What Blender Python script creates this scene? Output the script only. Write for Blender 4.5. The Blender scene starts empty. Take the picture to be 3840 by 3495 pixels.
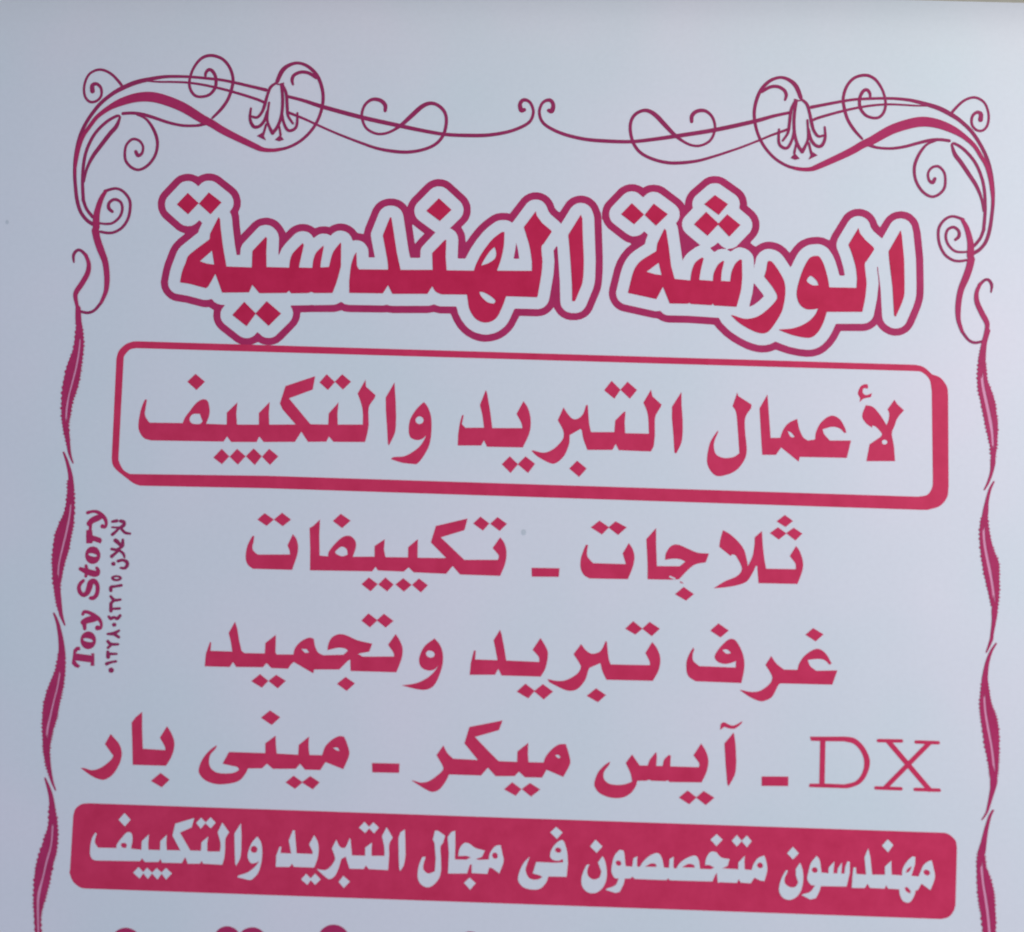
import bpy, bmesh, math, random
import numpy as np
from mathutils import Vector, Matrix
from mathutils.geometry import delaunay_2d_cdt

random.seed(7)
scene = bpy.context.scene
col = scene.collection

# ------------------------------------------------------------------ camera
YAW, PITCH, ROLL = (0.010430, 0.062558, 0.031080)
cam_data = bpy.data.cameras.new('camera')
cam_data.sensor_fit = 'HORIZONTAL'
cam_data.sensor_width = 36.0
cam_data.lens = 36.0 * 3500.0 / 3840.0
cam_data.dof.use_dof = True          # the photograph is a little out of focus
cam_data.dof.focus_distance = 0.80
cam_data.dof.aperture_fstop = 2.8
cam_data.clip_start = 0.01
cam_data.clip_end = 50.0
cam = bpy.data.objects.new('camera', cam_data)
col.objects.link(cam)
cam.matrix_world = (Matrix.Translation((0.00730, -0.70000, -0.04385)) @ Matrix.Rotation(YAW, 4, 'Z')
                    @ Matrix.Rotation(math.pi / 2 + PITCH, 4, 'X') @ Matrix.Rotation(ROLL, 4, 'Z'))
scene.camera = cam

# ------------------------------------------------------------------ light
world = bpy.data.worlds.new('World')
scene.world = world
world.use_nodes = True
bg = world.node_tree.nodes['Background']
bg.inputs['Color'].default_value = (0.54, 0.68, 0.91, 1.0)
bg.inputs['Strength'].default_value = 0.50


def area(name, loc, target, size, power, color):
    d = bpy.data.lights.new(name, 'AREA')
    d.shape = 'RECTANGLE'
    d.size, d.size_y = size
    d.energy = power
    d.color = color
    o = bpy.data.objects.new(name, d)
    col.objects.link(o)
    o.location = loc
    o.rotation_euler = (Vector(target) - Vector(loc)).to_track_quat('-Z', 'Y').to_euler()
    return o


area('window_light', (1.32, -1.25, 0.48), (0.05, 0.0, 0.0), (0.8, 1.0), 18.5, (1.0, 0.985, 0.92))

scene.view_settings.view_transform = 'Standard'
scene.view_settings.look = 'None'
scene.view_settings.exposure = 0.10
scene.view_settings.gamma = 1.0
scene.view_settings.use_curve_mapping = False


# ------------------------------------------------------------------ materials
def new_mat(name):
    m = bpy.data.materials.new(name)
    m.use_nodes = True
    return m, m.node_tree.nodes, m.node_tree.links, m.node_tree.nodes['Principled BSDF']


def noise(nodes, links, scale, detail=3.0, rough=0.55):
    tc = nodes.new('ShaderNodeTexCoord')
    n = nodes.new('ShaderNodeTexNoise')
    n.inputs['Scale'].default_value = scale
    n.inputs['Detail'].default_value = detail
    n.inputs['Roughness'].default_value = rough
    links.new(tc.outputs['Object'], n.inputs['Vector'])
    return n


def ramp2(nodes, links, fac, c0, c1, p0=0.3, p1=0.7):
    r = nodes.new('ShaderNodeValToRGB')
    r.color_ramp.elements[0].position = p0
    r.color_ramp.elements[0].color = (*c0, 1)
    r.color_ramp.elements[1].position = p1
    r.color_ramp.elements[1].color = (*c1, 1)
    links.new(fac, r.inputs['Fac'])
    return r


def paper_material():
    m, N, L, b = new_mat('sign_white')
    big = noise(N, L, 5.0, 2.0)
    r = ramp2(N, L, big.outputs['Fac'], (0.76, 0.79, 0.81), (0.85, 0.785, 0.83))
    fine = noise(N, L, 260.0, 4.0)
    r2 = ramp2(N, L, fine.outputs['Fac'], (0.975, 0.975, 0.975), (1.0, 1.0, 1.0))
    mx = N.new('ShaderNodeMix')
    mx.data_type = 'RGBA'
    mx.blend_type = 'MULTIPLY'
    mx.inputs['Factor'].default_value = 1.0
    L.new(r.outputs['Color'], mx.inputs['A'])
    L.new(r2.outputs['Color'], mx.inputs['B'])
    L.new(mx.outputs['Result'], b.inputs['Base Color'])
    b.inputs['Roughness'].default_value = 0.55
    b.inputs['Specular IOR Level'].default_value = 0.25
    wav = noise(N, L, 7.0, 1.5)
    bump = N.new('ShaderNodeBump')
    bump.inputs['Strength'].default_value = 0.5
    bump.inputs['Distance'].default_value = 0.004
    L.new(wav.outputs['Fac'], bump.inputs['Height'])
    L.new(bump.outputs['Normal'], b.inputs['Normal'])
    return m


def ink_material(name, c0, c1):
    m, N, L, b = new_mat(name)
    n = noise(N, L, 55.0, 5.0, 0.65)
    r = ramp2(N, L, n.outputs['Fac'], c0, c1)
    L.new(r.outputs['Color'], b.inputs['Base Color'])
    b.inputs['Roughness'].default_value = 0.5
    b.inputs['Specular IOR Level'].default_value = 0.12
    return m


def wall_material():
    m, N, L, b = new_mat('beige_plaster')
    n = noise(N, L, 30.0, 6.0, 0.6)
    r = ramp2(N, L, n.outputs['Fac'], (0.50, 0.46, 0.38), (0.60, 0.56, 0.47))
    L.new(r.outputs['Color'], b.inputs['Base Color'])
    b.inputs['Roughness'].default_value = 0.9
    bump = N.new('ShaderNodeBump')
    bump.inputs['Strength'].default_value = 0.4
    bump.inputs['Distance'].default_value = 0.002
    L.new(n.outputs['Fac'], bump.inputs['Height'])
    L.new(bump.outputs['Normal'], b.inputs['Normal'])
    return m


WHITE = paper_material()
INK = {
    'crimson': ink_material('crimson_ink', (0.60, 0.016, 0.072), (0.69, 0.024, 0.095)),
    'rose': ink_material('rose_ink', (0.66, 0.030, 0.098), (0.76, 0.044, 0.128)),
    'wine': ink_material('wine_ink', (0.46, 0.026, 0.11), (0.54, 0.036, 0.14)),
    'plum': ink_material('plum_ink', (0.33, 0.026, 0.10), (0.39, 0.034, 0.125)),
    'white': WHITE,
    'pink': ink_material('pale_pink_ink', (0.80, 0.30, 0.46), (0.86, 0.36, 0.52)),
    'dirt': ink_material('grey_dirt', (0.60, 0.61, 0.64), (0.67, 0.68, 0.71)),
}
WALL = wall_material()


# ------------------------------------------------------------------ outlines -> flat printed shapes
def parse(s):
    out = []
    for tok in s.split():
        sm = tok.endswith('s')
        v = [float(c) for c in tok.rstrip('s').split(',')]
        out.append((v, sm))
    return out


def curve(p, closed=True, n=6, all_smooth=False):
    """smooth points get Catmull-Rom tangents, corner to corner stays straight"""
    out = []
    k_n = len(p)
    for k in range(k_n if closed else k_n - 1):
        a, sa = p[k]
        b, sb = p[(k + 1) % k_n]
        sa = sa or all_smooth
        sb = sb or all_smooth
        if not sa and not sb:
            out.append(a)
            continue
        z = p[k - 1][0] if (closed or k > 0) else a
        c = p[(k + 2) % k_n][0] if (closed or k + 2 < k_n) else b
        a, b, z, c = (np.array(q, float) for q in (a, b, z, c))
        ta = (b - z) / 2 if sa else b - a
        tb = (c - a) / 2 if sb else b - a
        for i in range(n):
            t = i / n
            out.append(list((2 * t**3 - 3 * t * t + 1) * a + (t**3 - 2 * t * t + t) * ta
                            + (3 * t * t - 2 * t**3) * b + (t**3 - t * t) * tb))
    if not closed:
        out.append(list(p[-1][0]))
    return np.array(out, float)


def stroke_polys(p):
    """a brush line as overlapping quads and round joints"""
    c = curve(p, closed=False, n=6, all_smooth=True)
    xy, w = c[:, :2], np.maximum(c[:, 2], 0.4)
    d = np.gradient(xy, axis=0)
    d /= np.maximum(np.linalg.norm(d, axis=1), 1e-9)[:, None]
    nrm = np.stack([-d[:, 1], d[:, 0]], 1)
    a, b = xy + nrm * w[:, None] / 2, xy - nrm * w[:, None] / 2
    # round ends
    def cap(o, dirv, r):
        base = math.atan2(dirv[1], dirv[0])
        return [o + r * np.array([math.cos(base + t), math.sin(base + t)])
                for t in np.linspace(-math.pi / 2, math.pi / 2, 7)[1:-1]]
    polys = []
    step = 6
    for k in range(0, len(xy) - 1, step):
        e = min(k + step, len(xy) - 1)
        poly = list(a[k:e + 1])
        if e == len(xy) - 1:
            poly += cap(xy[e], d[e], w[e] / 2)[::-1]
        poly += list(b[k:e + 1][::-1])
        if k == 0:
            poly += cap(xy[0], -d[0], w[0] / 2)[::-1]
        polys.append(np.array(poly))
    return polys


def serrated(outer, step=4.0, amp=1.25):
    """a leaf's toothed outer edge"""
    pts = [outer[0]]
    for a, b in zip(outer[:-1], outer[1:]):
        L = np.linalg.norm(b - a)
        n = max(1, int(L / step))
        t = (b - a) / max(L, 1e-9)
        nn = np.array([-t[1], t[0]])
        for i in range(n):
            pts.append(a + (b - a) * (i + 0.5) / n + nn * random.uniform(0.3, 1.0) * amp * SIDE[0])
            pts.append(a + (b - a) * (i + 1) / n - nn * 0.15 * amp * SIDE[0])
    return np.array(pts)


SIDE = [1.0]


def contains(poly, P):
    r = np.zeros(len(P), bool)
    x0, y0 = poly[-1]
    X, Y = P[:, 0], P[:, 1]
    for x1, y1 in poly:
        if y0 != y1:
            c = (y1 > Y) != (y0 > Y)
            r ^= c & (X < (x0 - x1) * (Y - y1) / (y0 - y1) + x1)
        x0, y0 = x1, y1
    return r


def printed(name, text, mat, z, parent):
    """one flat printed part: union of its shapes minus its counters, in millimetres on the sign"""
    pos, neg, par = [], [], []
    for line in text.strip().split('\n'):
        kind, body = line[0], line[2:]
        if kind == 's':
            pos += stroke_polys(parse(body))
        elif kind == 'z':
            o, i = body.split('|')
            o = curve(parse(o), False, 4, True)
            i = curve(parse(i), False, 4, True)
            # teeth point away from the vein
            mid = o[len(o) // 2]
            t = o[len(o) // 2 + 1] - mid
            nn = np.array([-t[1], t[0]])
            j = i[np.argmin(np.linalg.norm(i - mid, axis=1))]
            SIDE[0] = 1.0 if np.dot(nn, mid - j) > 0 else -1.0
            pos.append(np.vstack([serrated(o), i]))
        else:
            c = curve(parse(body))
            {'p': pos, 'h': neg, 'e': par}[kind].append(c)
    verts, edges = [], []
    for poly in pos + neg + par:
        keep = [poly[0]]
        for q in poly[1:]:
            if np.linalg.norm(q - keep[-1]) > 0.02:
                keep.append(q)
        s = len(verts)
        verts += [Vector((float(q[0]), float(q[1]))) for q in keep]
        edges += [(s + k, s + (k + 1) % len(keep)) for k in range(len(keep))]
    v, e, f, _, _, _ = delaunay_2d_cdt(verts, edges, [], 0, 1e-4)
    V = np.array([(q[0], q[1]) for q in v])
    F = np.array([list(t) for t in f if len(t) == 3])
    C = V[F].mean(axis=1)
    inside = np.zeros(len(F), bool)
    for poly in pos:
        inside |= contains(poly, C)
    for poly in neg:
        inside &= ~contains(poly, C)
    if par:
        odd = np.zeros(len(F), bool)
        for poly in par:
            odd ^= contains(poly, C)
        inside |= odd
    F = F[inside]
    used = np.unique(F)
    remap = {int(k): n for n, k in enumerate(used)}
    me = bpy.data.meshes.new(name)
    # sign lies in the XZ plane and faces -Y
    co = [(V[k][0] / 1000, -z / 1000, V[k][1] / 1000) for k in used]
    faces = []
    for t in F:
        a, b, c = (V[int(k)] for k in t)
        ccw = (b[0] - a[0]) * (c[1] - a[1]) - (b[1] - a[1]) * (c[0] - a[0]) > 0
        t = [remap[int(k)] for k in t]
        faces.append(t if ccw else t[::-1])
    me.from_pydata(co, [], faces)
    me.materials.append(mat)
    me.update()
    o = bpy.data.objects.new(name, me)
    col.objects.link(o)
    o.parent = parent
    return o


# ------------------------------------------------------------------ the wall behind
def slab(name, x0, x1, z0, z1, y0, y1, mat, bevel=0.0, parent=None):
    bm = bmesh.new()
    bmesh.ops.create_cube(bm, size=1.0)
    for q in bm.verts:
        q.co = ((x0 + x1) / 2 + q.co.x * (x1 - x0), (y0 + y1) / 2 + q.co.y * (y1 - y0), (z0 + z1) / 2 + q.co.z * (z1 - z0))
    if bevel:
        bmesh.ops.bevel(bm, geom=bm.edges[:], offset=bevel, segments=3, affect='EDGES')
    me = bpy.data.meshes.new(name)
    bm.to_mesh(me)
    bm.free()
    me.materials.append(mat)
    o = bpy.data.objects.new(name, me)
    col.objects.link(o)
    o.parent = parent
    return o


wall = slab('wall', -3.0, 3.0, -2.0, 2.5, 0.0045, 0.20, WALL)
# unseen shallow lintel, added into the wall mesh to shade the sign's top edge
bm = bmesh.new()
bm.from_mesh(wall.data)
r = bmesh.ops.create_cube(bm, size=1.0)
for q in r['verts']:
    q.co = (q.co.x * 5.9, -0.053 + q.co.y * 0.114, 0.46 + q.co.z * 0.12)
bm.to_mesh(wall.data)
bm.free()
wall['kind'] = 'structure'

# ------------------------------------------------------------------ the printed sign
sign = bpy.data.objects.new('printed_sign', None)
col.objects.link(sign)
sign['label'] = 'white printed sign with crimson Arabic lettering inside a scrolled border, on a beige wall'
sign['category'] = 'sign'
sheet = slab('sheet', -0.50, 0.49, -0.82, 0.3705, 0.0, 0.004, WHITE, 0.0006, sign)

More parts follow.
